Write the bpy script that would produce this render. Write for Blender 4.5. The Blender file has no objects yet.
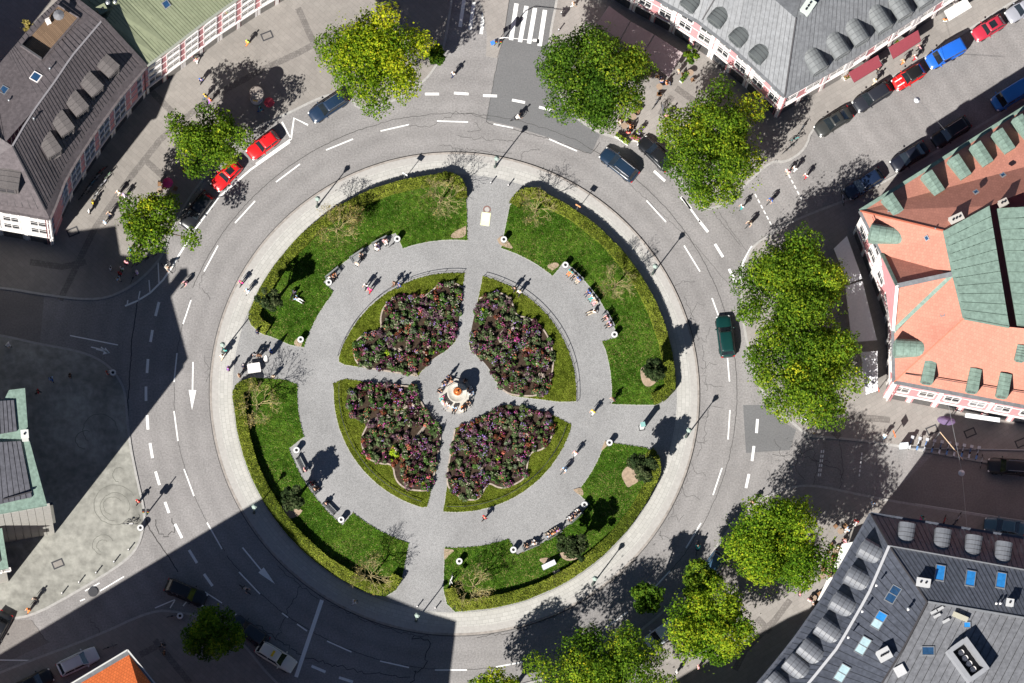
import bpy, bmesh, math, random
import numpy as np
from mathutils import Vector, Matrix
random.seed(7); RNG = np.random.default_rng(7)
S = bpy.context.scene
COL = S.collection
# ---------------------------------------------------------------- camera
F = 6500.0; SC = 9.0
NX, NY = 215.0, 1500.0                       # where plumb lines converge in the picture
_d = Vector((NX-512, -(NY-341.5), -F)).normalized()
_Z = -_d
_X = (Vector((1, 0, 0)) - _Z*_Z.x).normalized()
_Y = _Z.cross(_X)
RM = Matrix((_X, _Y, _Z))                    # camera -> world
CAMPOS = -(RM @ Vector((0, 0, -1)))*(F/SC)
cd = bpy.data.cameras.new('camera'); cd.sensor_width = 36; cd.lens = 36*F/1024; cd.clip_start = 5; cd.clip_end = 6000
cam = bpy.data.objects.new('camera', cd); COL.objects.link(cam)
cam.matrix_world = Matrix.Translation(CAMPOS) @ RM.to_4x4()
S.camera = cam
# ---------------------------------------------------------------- sky, sun, exposure
SUN_EL = 41.0; SHD = Vector((0.60, 0.80))    # ground direction shadows fall in
w = bpy.data.worlds.new('World'); S.world = w; w.use_nodes = True
nt = w.node_tree; bg = nt.nodes['Background']; sky = nt.nodes.new('ShaderNodeTexSky'); sky.sky_type = 'NISHITA'
sky.sun_disc = False; sky.air_density = .55; sky.dust_density = .2; sky.altitude = 500; sky.sun_elevation = math.radians(SUN_EL); sky.sun_rotation = math.atan2(-SHD.x, -SHD.y)
nt.links.new(sky.outputs[0], bg.inputs[0]); bg.inputs[1].default_value = 0.05
sl = bpy.data.lights.new('sun', 'SUN'); sl.energy = 5.0; sl.angle = math.radians(0.5); sl.color = (1, 0.965, 0.91)
sun = bpy.data.objects.new('sun', sl); COL.objects.link(sun); ce = math.cos(math.radians(SUN_EL))
sun.rotation_euler = Vector((SHD.x*ce, SHD.y*ce, -math.sin(math.radians(SUN_EL)))).to_track_quat('-Z', 'Y').to_euler()
S.view_settings.view_transform = 'Standard'; S.view_settings.look = 'None'
S.view_settings.exposure = 0.83; S.view_settings.gamma = 1
S.render.engine = 'CYCLES'; S.cycles.max_bounces = 5; S.cycles.diffuse_bounces = 2; S.cycles.transparent_max_bounces = 8
# ---------------------------------------------------------------- placing
def P(x, y, z=0.0):
    d = RM @ Vector((x-512, -(y-341.5), -F)); return CAMPOS + d*((z-CAMPOS.z)/d.z)
def P2(x, y, z=0.0):
    p = P(x, y, z); return (p.x, p.y)
C0 = P(455, 392.3)
def pol(a, r, z=0.0):
    a = math.radians(a); return Vector((C0.x+math.cos(a)*r/9, C0.y+math.sin(a)*r/9, z))
class Plane:
    def __init__(s, a, b, c):
        s.p = a; s.n = (b-a).cross(c-a).normalized()
        if s.n.z < 0: s.n = -s.n
        h = Vector((s.n.x, s.n.y)); s.slope = h.length/s.n.z
        s.down = h.normalized() if h.length > 1e-5 else Vector((1, 0))
    def hit(s, x, y, up=0.0):
        d = RM @ Vector((x-512, -(y-341.5), -F)); q = s.p+Vector((0, 0, up))
        return CAMPOS + d*((q-CAMPOS).dot(s.n)/d.dot(s.n))
    def z(s, x, y): return s.p.z - (s.n.x*(x-s.p.x)+s.n.y*(y-s.p.y))/s.n.z
# ---------------------------------------------------------------- mesh helpers
from mathutils.geometry import tessellate_polygon
def tris(pts):
    out = []
    for a, b, c in tessellate_polygon([[Vector((p[0], p[1], 0)) for p in pts]]):
        cr = (pts[b][0]-pts[a][0])*(pts[c][1]-pts[a][1])-(pts[b][1]-pts[a][1])*(pts[c][0]-pts[a][0])
        out.append((a, b, c) if cr > 0 else (a, c, b))
    return out
class MB:
    def __init__(s): s.v = []; s.f = []; s.m = []
    def add(s, vs, fs, m=0):
        o = len(s.v); s.v += [tuple(v) for v in vs]; s.f += [tuple(i+o for i in f) for f in fs]; s.m += [m]*len(fs); return s
    def box(s, c, size, rz=0, m=0, tilt=None):
        hx, hy, hz = [q/2 for q in size]; M = Matrix.Rotation(rz, 3, 'Z')
        if tilt is not None: M = M @ tilt
        vs = [Vector(c)+M @ Vector((a*hx, b*hy, d*hz)) for d in (-1, 1) for a, b in ((-1, -1), (1, -1), (1, 1), (-1, 1))]
        return s.add(vs, [(3, 2, 1, 0), (4, 5, 6, 7), (0, 1, 5, 4), (1, 2, 6, 5), (2, 3, 7, 6), (3, 0, 4, 7)], m)
    def tube(s, pts, r, n=6, m=0, cap=True):
        pts = [Vector(p) for p in pts]; rs = r if isinstance(r, (list, tuple)) else [r]*len(pts); vs = []; 
        for i, p in enumerate(pts):
            t = (pts[min(i+1, len(pts)-1)]-pts[max(i-1, 0)]).normalized()
            a = t.cross(Vector((0, 0, 1))) if abs(t.z) < .95 else t.cross(Vector((1, 0, 0)))
            a.normalize(); b = t.cross(a)
            vs += [p+(a*math.cos(k*2*math.pi/n)+b*math.sin(k*2*math.pi/n))*rs[i] for k in range(n)]
        fs = [(i*n+k, i*n+(k+1) % n, (i+1)*n+(k+1) % n, (i+1)*n+k) for i in range(len(pts)-1) for k in range(n)]
        if cap: fs += [tuple(range(n)), tuple((len(pts)-1)*n+k for k in reversed(range(n)))]
        return s.add(vs, fs, m)
    def lathe(s, prof, c=(0, 0, 0), n=16, m=0, ring=False):
        vs = []; c = Vector(c)
        for r, z in prof: vs += [c+Vector((r*math.cos(k*2*math.pi/n), r*math.sin(k*2*math.pi/n), z)) for k in range(n)]
        fs = [(i*n+k, i*n+(k+1) % n, (i+1)*n+(k+1) % n, (i+1)*n+k) for i in range(len(prof)-1) for k in range(n)]
        if ring: fs += [((len(prof)-1)*n+k, (len(prof)-1)*n+(k+1) % n, (k+1) % n, k) for k in range(n)]
        else: fs += [tuple(reversed(range(n))), tuple((len(prof)-1)*n+k for k in range(n))]
        return s.add(vs, fs, m)
    def ell(s, c, r, n=8, m=0, M=None):
        vs = []; k2 = n//2; c = Vector(c)
        for i in range(1, k2):
            t = math.pi*i/k2
            for k in range(n):
                a = 2*math.pi*k/n; q = Vector((r[0]*math.sin(t)*math.cos(a), r[1]*math.sin(t)*math.sin(a), r[2]*math.cos(t)))
                vs.append(c+(M @ q if M else q))
        top = len(vs); q = Vector((0, 0, r[2])); vs += [c+(M @ q if M else q), c-(M @ q if M else q)]
        fs = [((i+1)*n+k, (i+1)*n+(k+1) % n, i*n+(k+1) % n, i*n+k) for i in range(k2-2) for k in range(n)]
        fs += [(top, k, (k+1) % n) for k in range(n)] + [(top+1, (k2-2)*n+(k+1) % n, (k2-2)*n+k) for k in range(n)]
        return s.add(vs, fs, m)
    def prism(s, pts, z0, z1, m=0, mt=None):
        n = len(pts); ar = sum(pts[i][0]*pts[(i+1) % n][1]-pts[(i+1) % n][0]*pts[i][1] for i in range(n))
        if ar < 0: pts = pts[::-1]
        vs = [(p[0], p[1], z0) for p in pts]+[(p[0], p[1], z1) for p in pts]
        s.add(vs, [(i, (i+1) % n, n+(i+1) % n, n+i) for i in range(n)], m)
        o = len(s.v)-2*n
        for t in tris(pts): s.f += [tuple(o+n+i for i in t), tuple(o+i for i in reversed(t))]; s.m += [m if mt is None else mt, m]
        return s
    def mesh(s, name, mats, smooth=False):
        me = bpy.data.meshes.new(name); bm = bmesh.new(); vv = [bm.verts.new(v) for v in s.v]
        for f, m in zip(s.f, s.m):
            try: ff = bm.faces.new([vv[i] for i in f]); ff.material_index = m; ff.smooth = smooth
            except ValueError: pass
        big = [f for f in bm.faces if len(f.verts) > 4]
        if big: bmesh.ops.triangulate(bm, faces=big)
        bm.to_mesh(me); bm.free()
        for m in (mats if isinstance(mats, (list, tuple)) else [mats]): me.materials.append(m)
        return me
    def obj(s, name, mats, parent=None, smooth=False):
        return link(name, s.mesh(name, mats, smooth), parent)
def link(name, data, parent=None, loc=None, rz=0):
    o = bpy.data.objects.new(name, data); COL.objects.link(o)
    if loc is not None: o.location = loc
    if rz: o.rotation_euler = (0, 0, rz)
    if parent: o.parent = parent
    return o
def struct(o): o['kind'] = 'structure'; return o
LABELS = {}
def tag(o, label, cat, group=None, kind=None):
    o['label'] = label; o['category'] = cat
    if group: o['group'] = group
    if kind: o['kind'] = kind
    LABELS.setdefault(label, []).append(o.name); return o
def thing(name, label, cat, loc=(0, 0, 0), rz=0, group=None):
    return tag(link(name, None, None, loc, rz), label, cat, group)
def setm(o, i, m): o.material_slots[i].link = 'OBJECT'; o.material_slots[i].material = m
# ---------------------------------------------------------------- materials
_mc = {}
def N(t, k, **kw):
    n = t.nodes.new(k)
    for a, b in kw.items(): setattr(n, a, b)
    return n
def mat(name, col, rough=.8, var=.12, scale=3.0, metal=0.0, bump=0.0, spec=.3, coat=0.0, col2=None, detail=4, big=0.0, alpha=None):
    if name in _mc: return _mc[name]
    m = bpy.data.materials.new(name); m.use_nodes = True; t = m.node_tree; b = t.nodes['Principled BSDF']
    b.inputs['Roughness'].default_value = rough; b.inputs['Metallic'].default_value = metal
    b.inputs['Specular IOR Level'].default_value = spec; b.inputs['Coat Weight'].default_value = coat
    tc = N(t, 'ShaderNodeTexCoord'); nz = N(t, 'ShaderNodeTexNoise'); nz.inputs['Scale'].default_value = scale; nz.inputs['Detail'].default_value = detail
    nz.inputs['Roughness'].default_value = .65
    t.links.new(tc.outputs['Object'], nz.inputs['Vector'])
    cr = N(t, 'ShaderNodeValToRGB'); c1 = [c*(1-var) for c in col]; c2 = [min(1, c*(1+var)) for c in (col2 or col)]
    cr.color_ramp.elements[0].position = .35; cr.color_ramp.elements[1].position = .65
    cr.color_ramp.elements[0].color = (*c1, 1); cr.color_ramp.elements[1].color = (*c2, 1)
    t.links.new(nz.outputs[0], cr.inputs[0]); out = cr.outputs[0]
    if big:
        n2 = N(t, 'ShaderNodeTexNoise'); n2.inputs['Scale'].default_value = .12; n2.inputs['Detail'].default_value = 5; n2.inputs['Roughness'].default_value = .7
        n2.inputs['Distortion'].default_value = .6
        t.links.new(tc.outputs['Object'], n2.inputs['Vector']); mr = N(t, 'ShaderNodeMapRange')
        mr.inputs[1].default_value = .3; mr.inputs[2].default_value = .7; mr.inputs[3].default_value = 1-big; mr.inputs[4].default_value = 1+big
        t.links.new(n2.outputs[0], mr.inputs[0]); mx = N(t, 'ShaderNodeVectorMath', operation='SCALE')
        t.links.new(out, mx.inputs[0]); t.links.new(mr.outputs[0], mx.inputs['Scale']); out = mx.outputs[0]
    t.links.new(out, b.inputs['Base Color'])
    if bump:
        bp = N(t, 'ShaderNodeBump'); bp.inputs['Strength'].default_value = bump; bp.inputs['Distance'].default_value = .05
        t.links.new(nz.outputs[0], bp.inputs['Height']); t.links.new(bp.outputs[0], b.inputs['Normal'])
    _mc[name] = m; m['out'] = out.node.name; return m
def paver(name, col, bw, bh, mort=.02, mcol=.6, rot=0.0, uv=False, var=.14, off=.5, big=.12):
    if name in _mc: return _mc[name]
    m = mat(name, col, .9, .05, 9, big=big, spec=.15); t = m.node_tree; b = t.nodes['Principled BSDF']
    src = b.inputs['Base Color'].links[0].from_socket
    tc = N(t, 'ShaderNodeTexCoord'); mp = N(t, 'ShaderNodeMapping'); mp.inputs['Rotation'].default_value = (0, 0, rot)
    t.links.new(tc.outputs['UV' if uv else 'Object'], mp.inputs[0])
    bk = N(t, 'ShaderNodeTexBrick'); bk.inputs['Scale'].default_value = 1; bk.inputs['Brick Width'].default_value = bw; bk.inputs['Row Height'].default_value = bh
    bk.inputs['Mortar Size'].default_value = mort; bk.offset = off; bk.inputs['Mortar Smooth'].default_value = .2
    bk.inputs['Color1'].default_value = (1-var,)*3+(1,); bk.inputs['Color2'].default_value = (1+var,)*3+(1,); bk.inputs['Mortar'].default_value = (mcol,)*3+(1,)
    t.links.new(mp.outputs[0], bk.inputs[0]); mx = N(t, 'ShaderNodeVectorMath', operation='MULTIPLY')
    t.links.new(src, mx.inputs[0]); t.links.new(bk.outputs[0], mx.inputs[1]); t.links.new(mx.outputs[0], b.inputs['Base Color'])
    return m
def leafmat(name, col, tr=.35):
    if name in _mc: return _mc[name]
    m = bpy.data.materials.new(name); m.use_nodes = True; t = m.node_tree; t.nodes.clear()
    tc = N(t, 'ShaderNodeTexCoord'); nz = N(t, 'ShaderNodeTexNoise'); nz.inputs['Scale'].default_value = 1.6; nz.inputs['Detail'].default_value = 5
    t.links.new(tc.outputs['Object'], nz.inputs['Vector']); cr = N(t, 'ShaderNodeValToRGB')
    cr.color_ramp.elements[0].position = .35; cr.color_ramp.elements[1].position = .65
    cr.color_ramp.elements[0].color = (*[c*.65 for c in col], 1); cr.color_ramp.elements[1].color = (*[min(1, c*1.3) for c in col], 1)
    t.links.new(nz.outputs[0], cr.inputs[0]); d = N(t, 'ShaderNodeBsdfDiffuse'); l = N(t, 'ShaderNodeBsdfTranslucent'); mx = N(t, 'ShaderNodeMixShader')
    mx.inputs[0].default_value = tr; o = N(t, 'ShaderNodeOutputMaterial')
    t.links.new(cr.outputs[0], d.inputs[0]); t.links.new(cr.outputs[0], l.inputs[0]); t.links.new(d.outputs[0], mx.inputs[1]); t.links.new(l.outputs[0], mx.inputs[2]); t.links.new(mx.outputs[0], o.inputs[0])
    _mc[name] = m; return m
def plain(r, g, b, rough=.7, metal=0.0, spec=.3, coat=0.0): return mat('c%d_%d_%d_%d_%d_%d' % (r*999, g*999, b*999, rough*99, metal*99, coat*9), (r, g, b), rough, .06, 8, metal, 0, spec, coat)
M_asph = mat('asphalt', (.238, .227, .222), .92, .2, 5.5, bump=.15, detail=8, spec=.15, big=.15)
def wear(m, c, k, lo, hi):
    """tyre-polished rings round the square, broken up by noise"""
    t = m.node_tree; b = t.nodes['Principled BSDF']; src = b.inputs['Base Color'].links[0].from_socket; g = N(t, 'ShaderNodeTexCoord'); d = N(t, 'ShaderNodeVectorMath', operation='DISTANCE'); d.inputs[1].default_value = (c.x, c.y, 0)
    t.links.new(g.outputs['Object'], d.inputs[0]); nz = N(t, 'ShaderNodeTexNoise'); nz.inputs['Scale'].default_value = .25; nz.inputs['Detail'].default_value = 6; t.links.new(g.outputs['Object'], nz.inputs[0])
    a = N(t, 'ShaderNodeMath', operation='MULTIPLY_ADD'); a.inputs[1].default_value = k; t.links.new(d.outputs['Value'], a.inputs[0]); n3 = N(t, 'ShaderNodeMath', operation='MULTIPLY'); n3.inputs[1].default_value = 2.5; t.links.new(nz.outputs[0], n3.inputs[0]); t.links.new(n3.outputs[0], a.inputs[2])
    s_ = N(t, 'ShaderNodeMath', operation='SINE'); t.links.new(a.outputs[0], s_.inputs[0]); mr = N(t, 'ShaderNodeMapRange'); mr.inputs[1].default_value = -1; mr.inputs[2].default_value = 1; mr.inputs[3].default_value = lo; mr.inputs[4].default_value = hi
    t.links.new(s_.outputs[0], mr.inputs[0]); mx = N(t, 'ShaderNodeVectorMath', operation='SCALE'); t.links.new(src, mx.inputs[0]); t.links.new(mr.outputs[0], mx.inputs['Scale']); t.links.new(mx.outputs[0], b.inputs['Base Color'])
wear(M_asph, C0, 3.1, .95, 1.04)
M_asph2 = mat('asphalt_dark_patch', (.15, .15, .152), .9, .14, 6, bump=.15, detail=7, spec=.15, big=.08)
M_asph3 = mat('asphalt_side', (.2, .185, .175), .92, .16, 5.5, detail=7, spec=.15, big=.16)
M_path = mat('gravel_path', (.26, .257, .255), .95, .30, 11, bump=.2, detail=10, spec=.1, big=.15)
M_ring = paver('ring_pavers', (.42, .41, .385), .62, .42, .02, .72, uv=True, var=.07, big=.05)
M_side = paver('sidewalk_slabs', (.255, .235, .215), .8, .5, .016, .8, rot=.72, var=.05, big=.16)
M_side2 = paver('sidewalk_slabs_east', (.27, .25, .232), .7, .5, .016, .8, rot=-.55, var=.05, big=.16)
M_band = paver('cobble_band', (.185, .17, .158), .28, .28, .02, .7, var=.15)
M_plaza = mat('plaza_surface', (.27, .266, .238), .95, .22, 1.1, detail=9, spec=.1, big=.35)
M_kerb = mat('kerb_stone', (.35, .34, .325), .9, .12, 4, spec=.15)
M_paint = mat('road_paint', (.78, .78, .76), .7, .10, 14, detail=6)
M_tar = mat('tar', (.05, .048, .046), .7, .3, 5)
M_lawn = mat('lawn_soil', (.06, .12, .018), .95, .45, 3.0, bump=.5, detail=8, spec=.05, big=.25)
M_lawn2 = mat('bed_lawn', (.13, .16, .02), .95, .3, 3.0, bump=.4, detail=8, spec=.05, big=.15)
M_soil = mat('bare_soil', (.33, .25, .18), .95, .2, 3, spec=.05)
M_bedsoil = mat('bed_soil', (.05, .035, .025), .95, .3, 4, spec=.05)
M_stone = mat('light_stone', (.55, .52, .46), .8, .1, 3)
M_white = mat('white_stucco', (.74, .71, .69), .8, .05, 2)
M_pink = mat('pink_stucco', (.62, .27, .28), .85, .07, 2)
M_glass = mat('window_glass', (.02, .024, .03), .08, .3, 1.5, spec=.8)
M_black = plain(.02, .02, .022); M_dk = plain(.05, .05, .055); M_metal = mat('grey_metal', (.35, .36, .37), .45, .1, 4, metal=.6)
M_wood = mat('brown_wood', (.23, .13, .07), .75, .2, 6)
M_skin = plain(.62, .38, .27); M_bark = mat('bark', (.09, .07, .05), .9, .3, 5)
M_twig = mat('twig', (.30, .25, .12), .9, .3, 5)
# ================================================================ GROUND, ROADS, PAVEMENTS
def sheet(name, pts, z, m, uvf=None):
    o = MB(); o.add([(p[0], p[1], z) for p in pts], tris(pts)); ob = o.obj(name, m)
    return struct(ob)
def px(l, z=0): return [P2(a, b, z) for a, b in l]
sheet('ground', [(-900, -900), (900, -900), (900, 900), (-900, 900)], 0, M_asph)
def smooth(l, it=2):
    for _ in range(it):
        o = [l[0]]
        for a, b in zip(l, l[1:]): o += [(a[0]*.75+b[0]*.25, a[1]*.75+b[1]*.25), (a[0]*.25+b[0]*.75, a[1]*.25+b[1]*.75)]
        l = o+[l[-1]]
    return l
def strip_pts(l, wd):
    L = []; R = []
    for i, p in enumerate(l):
        a = Vector(l[max(i-1, 0)]); b = Vector(l[min(i+1, len(l)-1)]); t = (b-a).normalized(); n = Vector((-t.y, t.x))*wd/2
        L.append((p[0]+n.x, p[1]+n.y)); R.append((p[0]-n.x, p[1]-n.y))
    return L, R
def strip(mb, l, wd, z, h=0, m=0):
    L, R = strip_pts(l, wd); n = len(l)
    mb.add([(*p, z) for p in L]+[(*p, z) for p in R], [(n+i, n+i+1, i+1, i) for i in range(n-1)], m)
    if h:
        mb.add([(*p, z) for p in L]+[(*p, z-h) for p in L], [(i, i+1, n+i+1, n+i) for i in range(n-1)], m)
        mb.add([(*p, z) for p in R]+[(*p, z-h) for p in R], [(n+i, n+i+1, i+1, i) for i in range(n-1)], m)
def arcpx(a0, a1, r, n=None):
    n = n or max(3, int(abs(a1-a0)/3)); return [tuple(pol(a0+(a1-a0)*i/n, r)[:2]) for i in range(n+1)]
SWH = .12
def sidewalk(name, road, back, m):
    r = px(smooth(road)); MB().prism(r+px(back), -.05, SWH, 0).obj(name, m)['kind'] = 'structure'
    k = MB(); strip(k, r, .26, SWH+.012, .14); k.obj('kerb', M_kerb)['kind'] = 'structure'
sidewalk('northwest_sidewalk', [(-60, 285), (0, 287), (50, 296), (100, 301), (130, 288), (150, 271), (163, 255), (170, 232), (186, 203), (208, 172), (245, 133), (283, 116), (331, 92), (352, 97), (357, 110), (395, 101), (413, 90), (431, 75), (443, 52), (449, 20), (460, -60)], [(300, -300), (-300, -300), (-300, 280)], M_side)
sidewalk('northeast_sidewalk', [(566, -60), (557, 0), (551, 29), (548, 54), (556, 90), (575, 118), (600, 133), (630, 142), (664, 140), (682, 185), (702, 211), (725, 205), (745, 185), (772, 160), (786, 163), (806, 149), (812, 127), (855, 101), (928, 55), (1040, -15), (1200, -115)], [(1200, -400), (566, -400)], M_side2)
sidewalk('east_sidewalk', [(1200, -10), (1030, 96), (880, 185), (850, 199), (815, 212), (789, 223), (770, 235), (752, 246), (742, 271), (741, 300), (746, 340), (758, 385), (775, 410), (792, 422), (808, 436), (822, 437), (870, 441), (930, 452), (1030, 470), (1200, 497)], [(1300, 300)], M_side2)
arc_s = []
for i in range(13):
    a = math.radians(-33-42*i/12); arc_s.append((455+305*math.cos(a), 392.3-300*math.sin(a)))
sidewalk('southeast_sidewalk', [(1200, 548), (1030, 523), (914, 505), (870, 497), (815, 485), (790, 487), (765, 497), (745, 510), (728, 530)]+arc_s+[(500, 690), (480, 720), (470, 900)], [(1200, 900)], M_side2)
sidewalk('southwest_sidewalk', [(-60, 700), (0, 672), (95, 637), (152, 610), (180, 612), (215, 620), (245, 645), (265, 672), (300, 705), (360, 730), (400, 780), (400, 900)], [(-60, 900)], M_side)
sidewalk('theatre_plaza', [(-60, 328), (0, 335), (38, 344), (73, 350), (95, 357), (111, 368), (123, 385), (126, 400), (129, 440), (137, 480), (145, 513), (143, 530), (138, 547), (125, 562), (82, 589), (27, 619), (0, 616), (-60, 640)], [(-300, 640), (-300, 328)], M_plaza)
# median refuge in the north road
MB().prism(px([(480, 0), (487, 34), (486, 56), (497, 58), (503, 40), (509, 0), (515, -60), (492, -60)]), -.05, .1, 0).obj('median_island', M_side2)['kind'] = 'structure'
# darker asphalt patches
sheet('asphalt_patch', px([(512, -60), (509, 0), (503, 40), (498, 58), (490, 100), (486, 120), (512, 126), (550, 138), (591, 154), (600, 135), (575, 118), (556, 90), (548, 54), (551, 29), (557, 0), (566, -60)]), .004, M_asph2)
sheet('asphalt_patch', px([(743, 405), (766, 405), (780, 420), (796, 430), (790, 450), (746, 453)]), .004, M_asph2)
sheet('asphalt_patch', px([(-60, 292), (0, 290), (44, 297), (40, 343), (0, 334), (-60, 327)]), .004, M_asph3)
sheet('asphalt_patch', px([(914, 507), (883, 502), (935, 453), (1200, 500), (1200, 545)]), .004, M_asph3)
sheet('asphalt_patch', px([(32, 620), (48, 643), (0, 665), (-60, 690), (-60, 645), (0, 620)]), .004, M_asph3)
# round island : ring pavement with polar UVs, kerb, garden ground
def ringmesh(name, r0, r1, z, m, n=180, rows=1):
    me = bpy.data.meshes.new(name); vs = []; fs = []
    for i in range(n+1):
        for j in range(rows+1): vs.append(pol(360*i/n, r0+(r1-r0)*j/rows, z))
    fs = [(i*(rows+1)+j, i*(rows+1)+j+1, (i+1)*(rows+1)+j+1, (i+1)*(rows+1)+j) for i in range(n) for j in range(rows)]
    me.from_pydata(vs, [], fs); uv = me.uv_layers.new(name='UVMap')
    for l in me.loops:
        i, j = divmod(l.vertex_index, rows+1); uv.data[l.index].uv = (2*math.pi*24*i/n, (r0+(r1-r0)*j/rows)/9)
    me.materials.append(m)
    if me.polygons[0].normal.z < 0: me.flip_normals()
    return struct(link(name, me))
GZ = .12
MB().prism([tuple(pol(a, 243)[:2]) for a in range(0, 360, 2)], -.05, GZ-.004).obj('garden_island', M_path)['kind'] = 'structure'
ringmesh('garden_paths', 3, 226, GZ, M_path)
sheet('garden_paths', [tuple(pol(a, 3.2)[:2]) for a in range(0, 360, 20)], GZ+.003, M_path)
ringmesh('ring_pavement', 222, 236, GZ+.004, M_ring)
ringmesh('ring_gutter_band', 236, 242.5, GZ+.004, mat('gutter_slabs', (.38, .365, .345), .9, .08, 4, spec=.15))
k = MB(); strip(k, arcpx(0, 360, 243.5, 180), .22, GZ+.014, .15); struct(k.obj('kerb', mat('old_kerb', (.30, .27, .245), .9, .2, 2)))
ringmesh('road_edge_seam', 244.9, 245.5, .004, M_tar)
# paths' outer ends are plain gravel up to the ring
# ---------------------------------------------------------------- lawns
def lawn_outline(items):
    o = []
    for it in items:
        if it[0] == 'a': o += arcpx(*it[1:])
        else: o.append(P2(*it))
    return o
LAWNS = {
 'nw': [('a', 85.5, 109.8, 155), ('a', 110.3, 140, 172), (333, 292), ('a', 142, 163.6, 157.5), (290, 345), (272, 337), (260, 333), (251, 325), ('a', 160, 94, 220), (452, 174), (461, 179), (466, 190)],
 'ne': [('a', 72.6, 50.6, 154), ('a', 50.8, 19.3, 173), (602, 342), ('a', 17, -4, 157), (640, 405), (655, 405), (667, 399), (673, 388), ('a', 2, 66, 220), (528, 189), (517, 196), (510, 206)],
 'se': [('a', -93.6, -70, 157), ('a', -69.5, -39.8, 175), ('a', -39.5, -18.2, 158), (646, 448), (656, 455), (661, 464), ('a', -21, -86, 220), (455, 612), (447, 604), (443.5, 590)],
 'sw': [('a', 177.6, 197, 157.5), ('a', 199.4, 230.4, 175.5), ('a', 230.4, 253.3, 159), (402, 578), (396, 590), (385, 597), ('a', 247.5, 182, 220.5), (234, 389), (240, 382), (250, 378), (285, 380)]}
from mathutils.geometry import tessellate_polygon
def sample_poly(pts, n, rng):
    tri = tessellate_polygon([[Vector((p[0], p[1], 0)) for p in pts]]); T = np.array([[pts[i][:2] for i in t] for t in tri])
    a = np.abs(np.cross(T[:, 1]-T[:, 0], T[:, 2]-T[:, 0])); c = rng.choice(len(T), n, p=a/a.sum()); u = rng.random((n, 2)); f = u.sum(1) > 1; u[f] = 1-u[f]
    t = T[c]; return t[:, 0]+u[:, :1]*(t[:, 1]-t[:, 0])+u[:, 1:]*(t[:, 2]-t[:, 0])
def cards(name, cen, nrm, size, mi, mats, parent=None, asp=1.0):
    """many small leaf-sized faces"""
    n = len(cen); nrm = nrm/np.linalg.norm(nrm, axis=1, keepdims=True); r = RNG.normal(size=(n, 3)); a = np.cross(nrm, r); a /= np.linalg.norm(a, axis=1, keepdims=True); b = np.cross(nrm, a)
    s = np.broadcast_to(size, (n,))[:, None]/2; v = np.stack([cen-a*s-b*s*asp*.6, cen+a*s*.9-b*s*asp*.4, cen+a*s*.6+b*s*asp, cen-a*s*.8+b*s*asp*.7], 1).reshape(-1, 3)
    me = bpy.data.meshes.new(name); me.vertices.add(4*n); me.vertices.foreach_set('co', v.ravel().astype('f4')); me.loops.add(4*n); me.loops.foreach_set('vertex_index', np.arange(4*n, dtype='i4'))
    me.polygons.add(n); me.polygons.foreach_set('loop_start', np.arange(0, 4*n, 4, dtype='i4')); me.polygons.foreach_set('material_index', np.asarray(mi, dtype='i4'))
    for m in mats: me.materials.append(m)
    me.update(); me.validate(); return link(name, me, parent)
M_gr = [leafmat('grass_a', (.045, .105, .010), .3), leafmat('grass_b', (.08, .16, .016), .3), leafmat('grass_c', (.13, .205, .028), .3), leafmat('grass_dry', (.22, .21, .07), .3)]
M_gb = [leafmat('bedgrass_a', (.10, .135, .015), .3), leafmat('bedgrass_b', (.135, .165, .02), .3), leafmat('bedgrass_c', (.17, .19, .03), .3)]
def grass(pts, dens, mats, label, z):
    T = tessellate_polygon([[Vector((p[0], p[1], 0)) for p in pts]])
    area = sum(abs((Vector(pts[t[1]])-Vector(pts[t[0]])).cross(Vector(pts[t[2]])-Vector(pts[t[0]])))/2 for t in T)
    n = int(area*dens); c = sample_poly(pts, n, RNG); cen = np.c_[c, z+.02+.03*RNG.random(n)]
    nr = RNG.normal(size=(n, 3))*.35; nr[:, 2] = .8
    ph = np.sin(c[:, 0]*.9+1.3*np.sin(c[:, 1]*.7))+np.cos(c[:, 1]*1.1+.8*np.sin(c[:, 0]*.5)); mi = np.clip(((ph+2)/4*1.5+RNG.normal(size=n)*.6+.35).astype(int), 0, 2); mi = np.where((RNG.random(n) < .05+.10*(np.sin(c[:, 0]*.31+4)*np.cos(c[:, 1]*.37) > .45)) & (len(mats) > 3), 3, mi)
    o = cards('grass', cen, nr, .09+.08*RNG.random(n), mi, mats); tag(o, label, 'grass', kind='stuff')
LZ = GZ+.05
names = {'nw': 'northwest', 'ne': 'northeast', 'se': 'southeast', 'sw': 'southwest'}
corner = {'nw': 'upper left', 'ne': 'upper right', 'se': 'lower right', 'sw': 'lower left'}
for q, it in LAWNS.items():
    pts = lawn_outline(it); o = MB().prism(pts, 0, LZ).obj('lawn', M_lawn); struct(o)
    k = MB(); strip(k, pts+[pts[0]], .16, GZ+.03, .05); struct(k.obj('lawn_edging', M_kerb))
    grass(pts, 210, M_gr, 'green mown grass of the %s outer lawn' % corner[q], LZ)
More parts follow.
